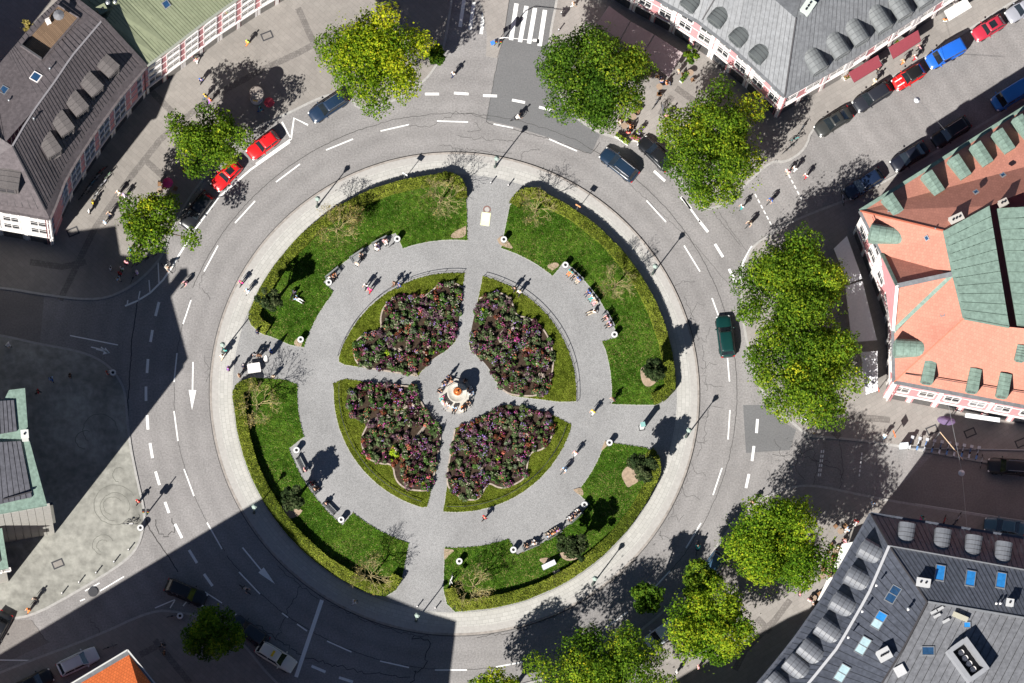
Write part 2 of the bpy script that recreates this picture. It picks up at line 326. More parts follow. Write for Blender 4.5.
# worn bare earth at corners and round shrub feet
def patch(pts, z, m=M_soil, name='bare_earth'): return sheet(name, px(smooth(pts+[pts[0]], 2)[:-1]), z, m)
for pp in [[(466, 226), (466, 238), (450, 239), (452, 233)], [(497, 240), (500, 246), (514, 250), (510, 244), (502, 235)], [(552, 271), (545, 266), (556, 262), (560, 266)], [(303, 341), (301, 348), (293, 345), (296, 338)],
           [(444, 549), (444, 562), (448, 556), (456, 550)], [(573, 490), (577, 494), (584, 497), (582, 487)], [(605, 441), (600, 452), (604, 449), (609, 444)]]: patch(pp, LZ+.06)
for cx, cy, rx, ry in [(648, 376, 11, 12), (630, 476, 9, 12), (570, 555, 10, 6), (290, 511, 11, 8), (545, 561, 6, 3)]:
    patch([(cx+rx*math.cos(t)*random.uniform(.65, 1.2), cy+ry*math.sin(t)*random.uniform(.8, 1.15)) for t in np.linspace(0, 2*math.pi, 11)[:-1]], LZ+.09)
# ---------------------------------------------------------------- hedges
M_hd = [leafmat('hedge_a', (.08, .11, .015), .25), leafmat('hedge_b', (.18, .215, .028), .25), leafmat('hedge_c', (.26, .29, .045), .25), leafmat('hedge_d', (.12, .10, .035), .25)]
M_hcore = mat('hedge_core', (.04, .05, .01), .95, .3, 5)
def hedge(pts, label, hgt=1.05, wd=1.2):
    root = thing('clipped_hedge', label, 'hedge', (pts[0][0], pts[0][1], LZ)); base = Vector((pts[0][0], pts[0][1], 0))
    l = [(p[0]-base.x, p[1]-base.y) for p in pts]
    k = MB(); strip(k, l, wd-.16, hgt-.08, hgt-.1); k.obj('woody_core', M_hcore, root)
    # leaves on the top and on both sides
    P_ = np.array(l); seg = np.diff(P_, axis=0); ln = np.linalg.norm(seg, axis=1); tot = ln.sum(); n = int(tot*wd*420)
    i = RNG.choice(len(seg), n, p=ln/tot); c = P_[i]+seg[i]*RNG.random((n, 1)); d = seg[i]/ln[i][:, None]; nn = np.c_[-d[:, 1], d[:, 0]]
    u = RNG.uniform(-.5, .5, n); top = RNG.random(n) < .62; sgn = np.sign(u); wob = wd*(1+.03*np.sin(c[:, 0]*1.7)+.03*np.cos(c[:, 1]*2.3))
    off = np.where(top, u*wob, sgn*wob*.5); z = np.where(top, hgt+RNG.normal(size=n)*.035-.25*np.abs(u)**4*4, RNG.random(n)*hgt)
    cen = np.c_[c+nn*off[:, None], z]; nr = np.where(top[:, None], np.c_[np.zeros((n, 2)), np.ones(n)], np.c_[nn*sgn[:, None], np.zeros(n)+.2])+RNG.normal(size=(n, 3))*.3
    ph = np.sin(c[:, 0]*.55)+np.sin(c[:, 1]*.43+2); mi = np.clip((1.1+ph*.5+RNG.normal(size=n)*.7).astype(int), 0, 3); mi = np.where((mi == 3) & (ph < .9), 2, mi)
    cards('foliage', cen, nr, .08+.07*RNG.random(n), mi, M_hd, root)
def mix(a): return smooth(a, 1)
hr = 215
hedge(mix([P2(461.5, 200), P2(460.5, 188), P2(455, 181), P2(445, 178)]+arcpx(95, 158, hr, 30)+[P2(253, 318), P2(259, 326), P2(268, 331)]), 'long yellow-green clipped hedge curving round the upper left lawn')
hedge(mix([P2(513.5, 207), P2(518, 199), P2(527, 194), P2(539, 195)]+arcpx(65, 1, hr, 30)+[P2(668, 390), P2(662, 397), P2(652, 400)]), 'long yellow-green clipped hedge curving round the upper right lawn')
hedge(mix([P2(648, 453), P2(654, 460), P2(655, 470)]+arcpx(-23, -85, hr, 30)+[P2(458, 607), P2(452, 600), P2(449.5, 590)]), 'long clipped hedge curving round the lower right lawn')
hedge(mix([P2(397, 577), P2(393, 585), P2(385, 591), P2(373, 590)]+arcpx(246, 184, hr, 30)+[P2(237, 393), P2(243, 387), P2(257, 384)]), 'long clipped hedge curving round the lower left lawn')
# ---------------------------------------------------------------- inner flower beds
BEDS = {
 'nw': dict(grass=[(465, 273), ('a', 86, 163.5, 121), (339, 362), (345, 365), (380, 370), (418, 376), (430, 361), (447, 350), (455, 342), (460, 300)],
            plant=[(463, 288), (455, 283), (442, 284), (435, 288), (425, 297), (412, 296), (395, 298), (384, 306), (380, 318), (382, 330), (370, 332), (357, 339), (353, 350), (357, 366), (380, 370), (418, 376), (430, 361), (447, 350), (455, 342), (459, 315)]),
 'ne': dict(grass=[(482, 281), ('a', 77, -4, 121), (560, 402), (512, 396), (500, 388), (487, 365), (470, 350), (469, 343)],
            plant=[(479, 299), (488, 294), (500, 292), (512, 300), (515, 316), (530, 318), (545, 330), (553, 350), (553, 372), (545, 396), (512, 396), (500, 388), (487, 365), (470, 350), (469, 343), (473, 320)]),
 'se': dict(grass=[(570, 424), ('a', -16, -95.5, 121), (443.5, 511), (448, 480), (455, 429), (470, 424), (490, 412), (505, 405), (520, 407), (548, 413)],
            plant=[(548, 413), (554, 425), (551, 440), (543, 450), (530, 452), (527, 465), (526, 478), (512, 486), (500, 489), (488, 482), (483, 492), (478, 500), (465, 500), (452, 492), (446, 483), (450, 455), (455, 429), (470, 424), (490, 412), (505, 405), (520, 407)]),
 'sw': dict(grass=[(333, 384), ('a', 176, 254, 121), (427, 507), (431, 490), (442, 428), (430, 415), (420, 402), (417, 387), (390, 385), (370, 383), (345, 379)],
            plant=[(371, 383), (390, 385), (417, 387), (420, 402), (430, 415), (442, 428), (437, 460), (431, 490), (420, 491), (405, 489), (395, 480), (393, 464), (380, 464), (366, 458), (360, 440), (368, 424), (355, 420), (347, 407), (346, 395), (355, 387)])}
cols = [('dk_purple', (.075, .035, .045)), ('wine', (.12, .045, .04)), ('leaf_green', (.085, .16, .04)), ('dull_green', (.14, .18, .085)), ('lime', (.28, .38, .02)), ('magenta', (.55, .09, .32)), ('salmon', (.65, .20, .14)), ('lilac', (.36, .22, .55)), ('pale', (.55, .45, .38)), ('rust', (.22, .07, .04)), ('dkgreen', (.045, .085, .025)), ('grey_green', (.15, .19, .12)), ('mauve', (.19, .11, .14))]
M_fl = [leafmat('bed_'+a, c, .25) for a, c in cols]
for q, b in BEDS.items():
    gp = lawn_outline(b['grass']); MB().prism(gp, 0, LZ).obj('bed_lawn', M_lawn2)['kind'] = 'structure'
    k = MB(); strip(k, gp+[gp[0]], .13, GZ+.035, .05); struct(k.obj('bed_edging', M_kerb))
    pp = [P2(*a) for a in b['plant']]
    grass(gp, 190, M_gb, 'yellowish green turf border round the %s flower bed' % corner[q], LZ)
    MB().prism(px(smooth(b['plant']+[b['plant'][0]], 2)[:-1]), 0, LZ+.1, 1, 0).obj('flower_bed_soil', [M_bedsoil, M_kerb])['kind'] = 'structure'
    # clumps of plants
    nc = 380; cc = sample_poly(pp, nc, RNG); C_, N_, Sz, Mi = [], [], [], []
    drift = [(RNG.uniform(-.9, .9, 2), RNG.uniform(0, 6), k_) for k_ in (0, 12, 2, 3, 2, 3, 11, 2, 10, 1, 3, 9, 4)]
    for (x, y) in cc:
        kind = RNG.choice(len(cols), p=[.20, .10, .16, .12, .04, .006, .006, .006, .03, .04, .142, .08, .07]); fl = RNG.choice([5, 6, 7, 8, 5]) if RNG.random() < .38 else None
        kind = kind if RNG.random() < .35 else max(drift, key=lambda d_: math.sin(x*d_[0][0]*1.6+y*d_[0][1]*1.6+d_[1])+(.25 if d_[2] in (0, 3, 12) else 0)-(.5 if d_[2] == 4 else 0))[2]; rr = RNG.uniform(.22, .42); hh = RNG.uniform(.3, .95); n = int(120*rr/.36)
        d = RNG.normal(size=(n, 3)); d /= np.linalg.norm(d, axis=1, keepdims=True); d[:, 2] = np.abs(d[:, 2])
        C_.append(np.array([x, y, LZ+.1])+d*np.array([rr, rr, hh])*(RNG.random((n, 1))**.4)); N_.append(d+RNG.normal(size=(n, 3))*.6); Sz.append(RNG.uniform(.09, .22, n)); Mi.append(np.where(RNG.random(n) < .25, RNG.choice([0, 2, 10], n), kind))
        if fl is not None:
            n = int(RNG.integers(3, 10)); d = RNG.normal(size=(n, 3)); d /= np.linalg.norm(d, axis=1, keepdims=True); d[:, 2] = np.abs(d[:, 2])+.3
            C_.append(np.array([x, y, LZ+.15])+d*np.array([rr, rr, hh])); N_.append(d*.5+np.array([0, 0, 1])+RNG.normal(size=(n, 3))*.2); Sz.append(RNG.uniform(.07, .13, n)); Mi.append(np.full(n, fl))
    o = cards('flowers', np.concatenate(C_), np.concatenate(N_), np.concatenate(Sz), np.concatenate(Mi), M_fl)
    tag(o, 'mixed purple, magenta and green flowers filling the %s inner bed' % corner[q], 'flowers', kind='stuff')
# low hoop rails round the beds
for q, (a0, a1, r) in {'nw': (86, 163, 122.5), 'ne': (76, -4, 122.5), 'se': (-17, -94, 116), 'sw': (176, 253, 116)}.items():
    root = thing('low_rail', 'low dark metal rail along the rim of the %s flower bed' % corner[q], 'rail', pol((a0+a1)/2, r, GZ)); b0 = root.location
    pts = [pol(a0+(a1-a0)*i/36, r, GZ+.42)-b0 for i in range(37)]; MB().tube(pts, .03, 5).obj('rail', M_dk, root)
    for i in range(0, 37, 4):
        p = pts[i]; MB().tube([(p.x, p.y, 0), (p.x, p.y, .42)], .03, 5).obj('post', M_dk, root)
ps = MB()
for l in [[(429, 421), (416, 438), (402, 455)], [(420, 404), (405, 409), (393, 412), (380, 418), (368, 422)], [(398, 352), (388, 345), (384, 333)], [(505, 345), (498, 340), (505, 328), (515, 322)], [(482, 492), (485, 478), (480, 465)], [(437, 290), (428, 312), (430, 330)]]:
    strip(ps, px(smooth(l), LZ), .32, LZ+.118)
struct(ps.obj('stepping_path', mat('worn_path', (.27, .23, .19), .95, .25, 4)))
for q, b in BEDS.items():
    e_ = MB(); l = px(smooth(b['plant'][:-4]), LZ); strip(e_, l, .16, LZ+.125, .1); struct(e_.obj('bed_kerb', mat('bed_kerb', (.36, .30, .25), .95, .25, 4)))
# ---------------------------------------------------------------- road markings
mk = MB()
def seg(x0, y0, x1, y1, wd=.15, z=.009, dst=None): strip(dst or mk, [P2(x0, y0, z), P2(x1, y1, z)], wd, z)
for s_ in [(326, 150, 353, 139), (380.5, 131, 409, 124.5), (437, 121, 468, 122), (493.5, 124, 513, 128), (549, 139, 577, 151), (276, 182, 300, 164), (235, 223, 255, 201), (204, 271.5, 218, 245.5), (183, 324, 191, 300), (174, 382, 177, 353), (178, 441, 174, 411), (194, 496, 184, 469), (222, 549, 207, 522.5), (260, 594, 239, 572), (282, 613, 288, 617.5), (297, 624, 307, 631), (327, 641, 351.5, 652), (380, 661, 409, 667.5), (435, 670, 467, 670), (496, 667, 523, 662), (604, 629, 627.5, 612), (652, 590, 670, 571), (686, 548, 701, 523), (713, 495, 722, 468), (728, 439.5, 730, 410), (729.5, 381.5, 727.5, 358), (719, 317, 712, 298), (700, 271.5, 684, 245.5), (666, 222, 646.5, 200.5)]: seg(*s_)
for s_ in [(654, 171, 665, 181), (681, 197, 691, 208.5), (699, 220.5, 708, 232), (715, 244, 723, 257), (729, 269, 736, 283), (757.5, 419, 756.5, 433), (754, 446, 752, 461), (749, 474, 746, 488), (159, 302, 155.5, 316), (152.5, 330, 150.5, 342), (148, 359, 147, 373), (146, 386.5, 146, 401), (147, 415, 148, 429.5), (150, 443, 152.5, 458), (155.5, 471.5, 159.5, 485), (165, 502, 169, 513), (175, 524, 182, 538), (189, 550, 197, 563), (204, 574, 212.5, 586), (311.5, 666, 325.5, 672), (339, 677.5, 353, 682), (425, 94, 439, 94), (454, 93, 468.5, 94), (483, 95.5, 497, 96), (512, 100, 525, 102.5), (539, 107, 552, 110.5)]: seg(*s_, wd=.30)
for s_ in [(516.5, 3.5, 511, 40), (526.5, 6, 520, 42), (535, 8, 529, 43.5), (545, 10, 539.5, 46), (520, -30, 517.5, -8), (530, -30, 527.5, -6), (474, 2, 470, 30), (464, 0, 460, 27), (484, 12, 481, 34)]: seg(*s_, wd=.48 if s_[0] > 485 else .4)
seg(322, 600, 296, 677, wd=.42)
for l in [[(256, 164), (291, 139), (282, 122)], [(291, 139), (294, 118), (308, 125)], [(290, 142), (250, 170), (217.5, 198.5), (196, 228), (180, 253.5), (172, 267), (163, 280), (150, 293), (137, 301), (125, 306)], [(752, 246), (743, 262), (740, 280)], [(700, 222), (682, 197)]]: strip(mk, px(l), .2, .009)
for s_ in [(158, 261, 159, 283), (149, 280, 150, 293), (140, 291, 138, 301), (128, 300, 127, 305), (70, 335.5, 118, 345), (91, 347, 104, 350), (101, 347, 108, 353), (155, 608, 175, 599.5), (175, 600, 170, 608), (183, 606, 188, 600), (205, 592, 222, 603), (85, 591, 99.5, 583), (100, 591, 124, 576.5), (80, 601, 85, 599), (0, 660, 77, 661), (915, 504, 1030, 522), (741, 269, 742, 284)]: seg(*s_, wd=.13)
for a, b_ in [((785.6, 169), (803, 202)), ((755, 194), (772.5, 227)), ((821.7, 450), (818, 478)), ((862, 452.5), (859, 478)), ((823.7, 450), (820, 478))]:
    a = Vector(a); b_ = Vector(b_); n = 6
    for i in range(n): p = a.lerp(b_, i/n); q_ = a.lerp(b_, (i+.62)/n); seg(p.x, p.y, q_.x, q_.y, wd=.14)
def arrow(x0, y0, x1, y1, x2, y2):
    seg(x0, y0, x1, y1, .16); a = Vector(P2(x1, y1)); t = Vector(P2(x2, y2)); d = (t-a).normalized(); n = Vector((-d.y, d.x))*.42
    mk.add([(*(a+n), .009), (*(a-n), .009), (*t, .009)], [(0, 1, 2)])
arrow(193, 362, 192.5, 390, 192, 410); arrow(242.5, 547.5, 261, 570, 275, 584); arrow(96, 349, 104, 351, 110, 353)
struct(mk.obj('road_marking', M_paint))
# tar seams and cracks
tm = MB()
def crack(l, wd=.035, jit=.08, z=.007):
    pts = []
    for a, b_ in zip(l, l[1:]):
        n = max(2, int(math.hypot(b_[0]-a[0], b_[1]-a[1])/3))
        for i in range(n): t = i/n; q_ = P2(a[0]+(b_[0]-a[0])*t, a[1]+(b_[1]-a[1])*t); pts.append((q_[0]+random.gauss(0, jit), q_[1]+random.gauss(0, jit)))
    pts.append(P2(*l[-1])); strip(tm, pts, wd, z)
def ringl(a0, a1, r, n=20):
    return [(455+r*math.cos(math.radians(a0+(a1-a0)*i/n)), 392.3-r*.985*math.sin(math.radians(a0+(a1-a0)*i/n))) for i in range(n+1)]
crack(ringl(-8, 62, 282), .06, .02); crack(ringl(108, 158, 283), .06, .02); crack(ringl(62, 108, 283), .045, .05); crack(ringl(160, 215, 281), .045, .03); crack(ringl(-100, -8, 282), .05, .03); crack(ringl(216, 262, 282), .06, .03)
crack([(138, 298), (132, 340), (128, 400), (128, 440), (132, 460), (142, 510), (150, 530), (165, 552), (178, 572)], .11, .03)
crack([(155, 520), (160, 533), (165, 538), (175, 530), (172, 518)], .09, .15); crack([(630, 178), (628, 182), (700, 250), (745, 305)], .03, .05)
crack([(486, 122), (550, 139), (591, 154), (600, 142)], .06, .04); crack([(486, 122), (498, 58)], .05, .04); crack([(412, 636), (428, 640), (424, 665), (410, 683)], .1, .2)
crack([(256, 625), (300, 655), (360, 672), (410, 678)], .08, .12); crack([(300, 585), (275, 640)], .06, .1); crack([(712, 210), (740, 245)], .035, .05); crack([(718, 212), (760, 270)], .03, .05)
for a in range(-35, 30, 6): crack([(455+r*math.cos(math.radians(a+random.uniform(-2, 2))), 392.3-r*math.sin(math.radians(a+random.uniform(-2, 2)))) for r in (247, 252, 257, random.uniform(258, 270))], .035, .1)
for a0 in (-30, -15, 0, 12): crack(ringl(a0, a0+11, random.uniform(248, 253), 8), .035, .13)
for a0 in (225, 240, 252, 275, 290, 305): crack(ringl(a0, a0+12, random.uniform(247, 251), 8), .05, .12)
for l in [[(790, 440), (800, 452), (812, 450), (818, 470), (810, 490)], [(775, 440), (790, 470), (785, 480)], [(800, 452), (796, 470), (805, 480)], [(772, 455), (795, 455), (830, 463)], [(812, 460), (840, 470), (842, 500)], [(768, 470), (780, 490)],
          [(400, 125), (430, 127), (455, 112), (490, 119)], [(468, 132), (480, 130), (474, 122)], [(458, 136), (515, 142)], [(205, 110+160), (200, 285), (210, 300)], [(520, 160), (525, 152), (540, 150)], [(235, 310), (225, 330), (222, 345)], [(205, 355), (208, 375), (206, 382)],
          [(840, 430), (843, 480)], [(262, 650), (256, 655)], [(90, 620), (105, 640)], [(32, 620), (48, 643)], [(440, 145), (450, 147), (470, 150), (512, 153)], [(1024, 455), (960, 447), (930, 452)]]: crack(l, .04, .12)
struct(tm.obj('tar_seam', M_tar))
# swirling tyre and sweeping stains on the plaza
M_stain = mat('plaza_stain', (.15, .15, .13), .95, .2, 3)
sm = MB()
for cx, cy, r in [(115, 505, 20), (115, 507, 14), (113, 506, 9), (120, 475, 7), (103, 545, 10), (103, 546, 6), (85, 440, 9), (100, 430, 16)]:
    pts = [P2(cx+r*math.cos(t)*1.05, cy+r*math.sin(t)) for t in np.linspace(random.random()*3, 5+random.random()*2, 26)]; strip(sm, [(p[0]+random.gauss(0, .03), p[1]+random.gauss(0, .03)) for p in pts], .07, SWH+.006)
struct(sm.obj('tyre_marks', M_stain))
# pale bands in the sidewalks (cobbled strips)
bb = MB()
for l in [[(60, 300), (95, 228), (130, 178), (160, 140), (185, 118), (215, 95), (262, 70), (300, 52), (350, 25), (400, 5)], [(145, 160), (167, 180)], [(150, 90), (172, 112)], [(298, 8), (310, 35), (322, 58)], [(30, 262), (62, 267), (86, 262)], [(672, 96), (660, 115)], [(676, 88), (700, 105)], [(735, 670), (745, 650), (775, 620), (790, 600)], [(757, 618), (770, 632)], [(845, 416), (856, 417), (890, 420)], [(840, 437), (815, 418)], [(155, 640), (175, 665), (190, 683)], [(165, 642), (140, 655)]]:
    _k = globals().get('_k', 0)+1; strip(bb, px(l, SWH), .7, SWH+.005+.0007*_k)
struct(bb.obj('cobble_strip', M_band))
mh = MB()
for x, y, r in [(47, 240, 1), (93, 592, 1), (346, 40, 0), (267, 36, 0), (58, 564, 0), (970, 433, 0), (932, 430, 0), (73, 232, 0), (539, 70, 2), (1021, 443, 0)]:
    p = P(x, y); rr = .55 if r != 2 else .25
    if r: mh.lathe([(rr, 0), (rr, .02)], (p.x, p.y, SWH), 14)
    else: mh.box((p.x, p.y, SWH+.01), (1.3, .9, .02), .4); mh.box((p.x, p.y, SWH+.017), (1.0, .6, .02), .4, 1)
struct(mh.obj('manhole_cover', [M_dk, M_side]))
# ================================================================ BUILDINGS
M_zinc_br = mat('brown_grey_zinc', (.098, .084, .087), .6, .2, 2.5, bump=0, spec=.25, big=.1)
M_zinc = mat('grey_zinc', (.165, .17, .178), .5, .18, 2.2, spec=.3, big=.12)
M_zinc_dk = mat('dark_slate_zinc', (.073, .08, .1), .42, .22, 2.0, spec=.4, big=.12)
M_zinc_dk2 = mat('flat_slate_zinc', (.15, .153, .165), .5, .2, 2.0, spec=.35, big=.12)
M_copper = mat('green_copper', (.175, .245, .205), .7, .2, 2.5, spec=.2, big=.1)
M_greenroof = mat('moss_green_sheet', (.225, .245, .155), .6, .08, 1.5, spec=.25, big=.06)
M_tile = paver('orange_roof_tiles', (.475, .205, .15), .3, .34, .012, .75, rot=.3, var=.07, off=.5, big=.10)
M_tile2 = paver('bright_orange_tiles', (.62, .15, .045), .3, .34, .03, .7, rot=.56, var=.10)
M_seam = plain(.05, .047, .05, .6); M_seam2 = plain(.155, .215, .175, .6); M_seam3 = plain(.10, .103, .11, .6)  # rib colours darkened to carry the thin shadows of the standing seams
M_bluewin = mat('blue_skylight_glass', (.03, .22, .55), .1, .15, 2, spec=.8); M_palewin = mat('pale_skylight_glass', (.38, .52, .55), .15, .1, 2, spec=.8); M_bwin = mat('dark_blue_skylight_glass', (.02, .06, .13), .1, .2, 2, spec=.8)
M_win = {}
def unit_window(kind):
    """surround and pane, 1 unit wide and high, facing -Y"""
    if kind in M_win: return M_win[kind]
    fr = MB(); t = .085
    for x in (-.5+t/2, .5-t/2): fr.box((x, -.03, .5), (t, .06, 1))
    fr.box((0, -.03, 1-.03), (1-2*t, .06, .06)); fr.box((0, -.07, .025), (1-2*t, .14, .05)); fr.box((0, -.035, .5), (.05, .03, .88)); fr.box((0, -.035, .62), (1-2*t, .028, .04))
    g = MB().box((0, -.015, .5), (1-2*t, .03, .9))
    M_win[kind] = (g.mesh('window', M_glass), fr.mesh('frame', M_white)); return M_win[kind]
def put_window(root, p, rz, w, h, kind='a', fm=None):
    g, f = unit_window(kind); o = link('window', g, root, p, rz); o.scale = (w, 1, h); f = link('frame', f, o)
    if fm: setm(f, 0, fm)
    return o
def walls(root, org, A, B, zt, storeys, bay=2.7, gnd=3.9, pil=True):
    """dress the wall from A to B (world xy): windows, string courses, shop fronts"""
    A = Vector(A); B = Vector(B); d = (B-A); L = d.length; d.normalize(); rz = math.atan2(d.y, d.x); nrm = Vector((d.y, -d.x))
    n = max(1, round(L/bay)); fh = (zt-gnd-.5)/storeys; o2 = Vector((org[0], org[1]))
    for i in range(n):
        c = A+d*(L*(i+.5)/n)-o2
        for f in range(storeys): put_window(root, (c.x, c.y, gnd+fh*f+.55*fh-.95), rz, L/n*(.66 if pil else .74), fh*(.72 if pil else .82))
    trim = MB(); m = (A+B)/2-o2+nrm*.09
    trim.box((m.x, m.y, gnd), (L, .14, .35), rz); trim.box((m.x, m.y, zt-.3), (L, .2, .35), rz)
    for f in range(1, storeys): trim.box((m.x-nrm.x*.05, m.y-nrm.y*.05, gnd+fh*f-.02), (L, .05, .12), rz)
    if pil:
        for i in range(n+1):
            if i % 2 == 0 or i == n:
                c = A+d*min(max(L*i/n, .3), L-.3)-o2+nrm*.06; trim.box((c.x, c.y, (gnd+zt)/2-.05), (.45, .12, zt-gnd-.75), rz)
    return n, L, d, rz, nrm, trim
def facade(root, org, A, B, zt, storeys, bay=2.7, gnd=3.9, pil=True):
    n, L, d, rz, nrm, trim = walls(root, org, A, B, zt, storeys, bay, gnd, pil)
    A = Vector(A)-Vector((org[0], org[1])); gl = MB()
    for i in range(n):
        c = A+d*(L*(i+.5)/n)+nrm*.05; gl.box((c.x, c.y, 1.75), (L/n*.72, .1, 2.9), rz)
    for i in range(n+1):
        c = A+d*min(max(L*i/n, .25), L-.25)+nrm*.04; trim.box((c.x, c.y, 1.85), (.4, .1, 3.7), rz)
    return trim, gl
def building(label, pts, zt, wall_m, org=None, cat='building', name='apartment_building', walltop=None):
    org = org or pts[0]; root = thing(name, label, cat, (org[0], org[1], 0))
    MB().prism([(p[0]-org[0], p[1]-org[1]) for p in pts], 0, zt, 0).obj('wall', wall_m, root); root['ox'] = 0.0; del root['ox']
    return root, org
def L3(org, p): return Vector((p[0]-org[0], p[1]-org[1], p[2]))
def roof(root, org, faces, mats, name='roof', thick=.18, seams=None, seam_m=None):
    """faces: lists of world points. seams: list of (a,b,c,d,n): n ribs between edge ab and edge dc"""
    bm = bmesh.new(); mlist = mats if isinstance(mats, (list, tuple)) else [mats]
    me = bpy.data.meshes.new(name)
    mb = MB()
    for f in faces:
        mi = 0
        if isinstance(f, tuple): f, mi = f
        q = [L3(org, p) for p in f]; nn = (q[1]-q[0]).cross(q[2]-q[0])
        if nn.z < 0: q = q[::-1]
        k = len(q); dn = Vector((0, 0, -thick))
        T = tris([(p.x, p.y) for p in q]); mb.add(q+[p+dn for p in q], [t for t in T]+[tuple(k+i for i in reversed(t)) for t in T]+[((i+1) % k, i, k+i, k+(i+1) % k) for i in range(k)], mi)
    for s_ in (seams or []):
        a, b, c, d, n = [L3(org, p) for p in s_[:4]]+[s_[4]]
        nn = (b-a).cross(d-a).normalized()
        if nn.z < 0: nn = -nn
        for i in range(n+1):
            t = i/n; p = a.lerp(b, t); q = d.lerp(c, t)
            if (q-p).length < .3: continue
            u = (q-p).normalized(); s2 = u.cross(nn)*.02; h = nn*.04
            mb.add([p-s2, p+s2, q+s2, q-s2, p-s2+h, p+s2+h, q+s2+h, q-s2+h], [(4, 5, 6, 7), (0, 1, 5, 4), (1, 2, 6, 5), (2, 3, 7, 6), (3, 0, 4, 7)], len(mlist))
    return mb.obj(name, mlist+[seam_m or M_seam], root)
def beam(root, org, pts, wd, hg, m, name='ridge_cap', up=.05):
    mb = MB(); q = [L3(org, p) for p in pts]
    for a, b in zip(q, q[1:]):
        u = (b-a).normalized(); s2 = u.cross(Vector((0, 0, 1))).normalized()*wd/2; h = Vector((0, 0, hg)); z = Vector((0, 0, up-hg*.5))
        mb.add([p+z for p in (a-s2, a+s2, b+s2, b-s2, a-s2+h, a+s2+h, b+s2+h, b-s2+h)], [(3, 2, 1, 0), (4, 5, 6, 7), (0, 1, 5, 4), (1, 2, 6, 5), (2, 3, 7, 6), (3, 0, 4, 7)])
    return mb.obj(name, m, root)
def dormer(root, org, pl, x, y, wd, ln, m, up=.9, barrel=False, down=None, winm=None, seamm=None):
    """box or barrel dormer; (x, y) picture point of the middle of its top"""
    c = pl.hit(x, y, up+(.25 if barrel else 0)); d = Vector(down).normalized() if down else pl.down; zt = c.z; s = Vector((-d.y, d.x)); o = Vector((c.x-org[0], c.y-org[1]))
    f = o+d*ln*.5; b = o-d*(ln*.5+.5); zb = pl.z(c.x+d.x*ln*.5, c.y+d.y*ln*.5)-.25; mb = MB(); hw = wd/2
    rz = math.atan2(d.y, d.x)
    if barrel:
        n = 8; prof = [(hw*math.cos(math.pi*i/n), -.55+ .65*math.sin(math.pi*i/n)) for i in range(n+1)]
    else: prof = [(hw, -.06), (0, .04), (-hw, -.06)]
    k = len(prof); V = []
    for q, zz in ((f+d*.12, zb), (b, zb)):
        V += [Vector((q.x+s.x*a, q.y+s.y*a, zt+h)) for a, h in prof]+[Vector((q.x-s.x*hw, q.y-s.y*hw, zb)), Vector((q.x+s.x*hw, q.y+s.y*hw, zb))]
    K = k+2; mb.add(V, [(i, (i+1) % K, K+(i+1) % K, K+i) for i in range(K)]+[tuple(range(K)), tuple(reversed(range(K, 2*K)))])
    for i in range(1, 5):      # standing seams over the dormer
        t = i/5; q = f.lerp(b, t)
        mb.tube([(q.x+s.x*a, q.y+s.y*a, zt+h+.015) for a, h in prof], .02, 4, 1)
    dm = mb.obj('dormer', [m, seamm or M_seam], root)
    p = f+d*.13; w = put_window(dm, (p.x, p.y, zb+.2), rz+math.pi/2, wd*.8, max(.5, zt-zb-.35-(.45 if barrel else 0)), fm=m)
    return dm
def on_plane(root, org, pl, x, y, name, parts, rz=None):
    c = pl.hit(x, y); o = link(name, None, root); 
def skylight(root, org, pl, x, y, w, l, gm, panes=1, fm=None):
    c = pl.hit(x, y, .06); d3 = Vector((pl.down.x, pl.down.y, -pl.slope)).normalized(); s = pl.n.cross(d3).normalized(); M = Matrix((s, -d3, pl.n)).transposed().to_4x4(); M.translation = L3(org, c)
    f = MB(); t = .09
    for q in (-w/2+t/2, w/2-t/2): f.box((q, 0, .02), (t, l, .14))
    for q in (-l/2+t/2, l/2-t/2): f.box((0, q, .02), (w-2*t, t, .14))
    if panes == 2: f.box((0, 0, .02), (t, l-2*t, .12))
    o = f.obj('skylight', fm or M_metal, root); o.matrix_local = M
    if isinstance(gm, (list, tuple)):
        for i, g in enumerate(gm): MB().box(((i-.5)*(w-3*t)/2+(i-.5)*t, 0, .01), ((w-3*t)/2, l-2*t, .08)).obj('pane', g, o)
    else: MB().box((0, 0, .01), (w-2*t, l-2*t, .08)).obj('pane', gm, o)
    return o
def chimney(root, org, pl, x, y, wx, wy, h, m, rz=0, pots=3, name='chimney'):
    c = pl.hit(x, y, h*.5); o = L3(org, c); mb = MB(); zb = pl.z(c.x, c.y)-.4; zt = zb+.4+h
    mb.box((o.x, o.y, (zb+zt)/2), (wx, wy, zt-zb), rz); mb.box((o.x, o.y, zt+.04), (wx+.14, wy+.14, .08), rz)
    ch = mb.obj(name, m, root)
    for i in range(pots):
        t = (i-(pots-1)/2)*wx*.8/max(pots, 1); MB().lathe([(.12, 0), (.12, .16), (.09, .16), (.09, .02)], (o.x+t*math.cos(rz), o.y+t*math.sin(rz), zt+.08), 8).obj('chimney_pot', M_dk, ch)
    return ch
def pipe(root, org, pl, x, y, h=.9, r=.08, m=None):
    c = pl.hit(x, y); o = L3(org, c); MB().lathe([(r, -.2), (r, h), (r*1.7, h), (r*1.7, h+.1), (.01, h+.2)], o, 8).obj('vent_pipe', m or M_metal, root)
def curve3(l, z): return [P(x, y, z) for x, y in l]
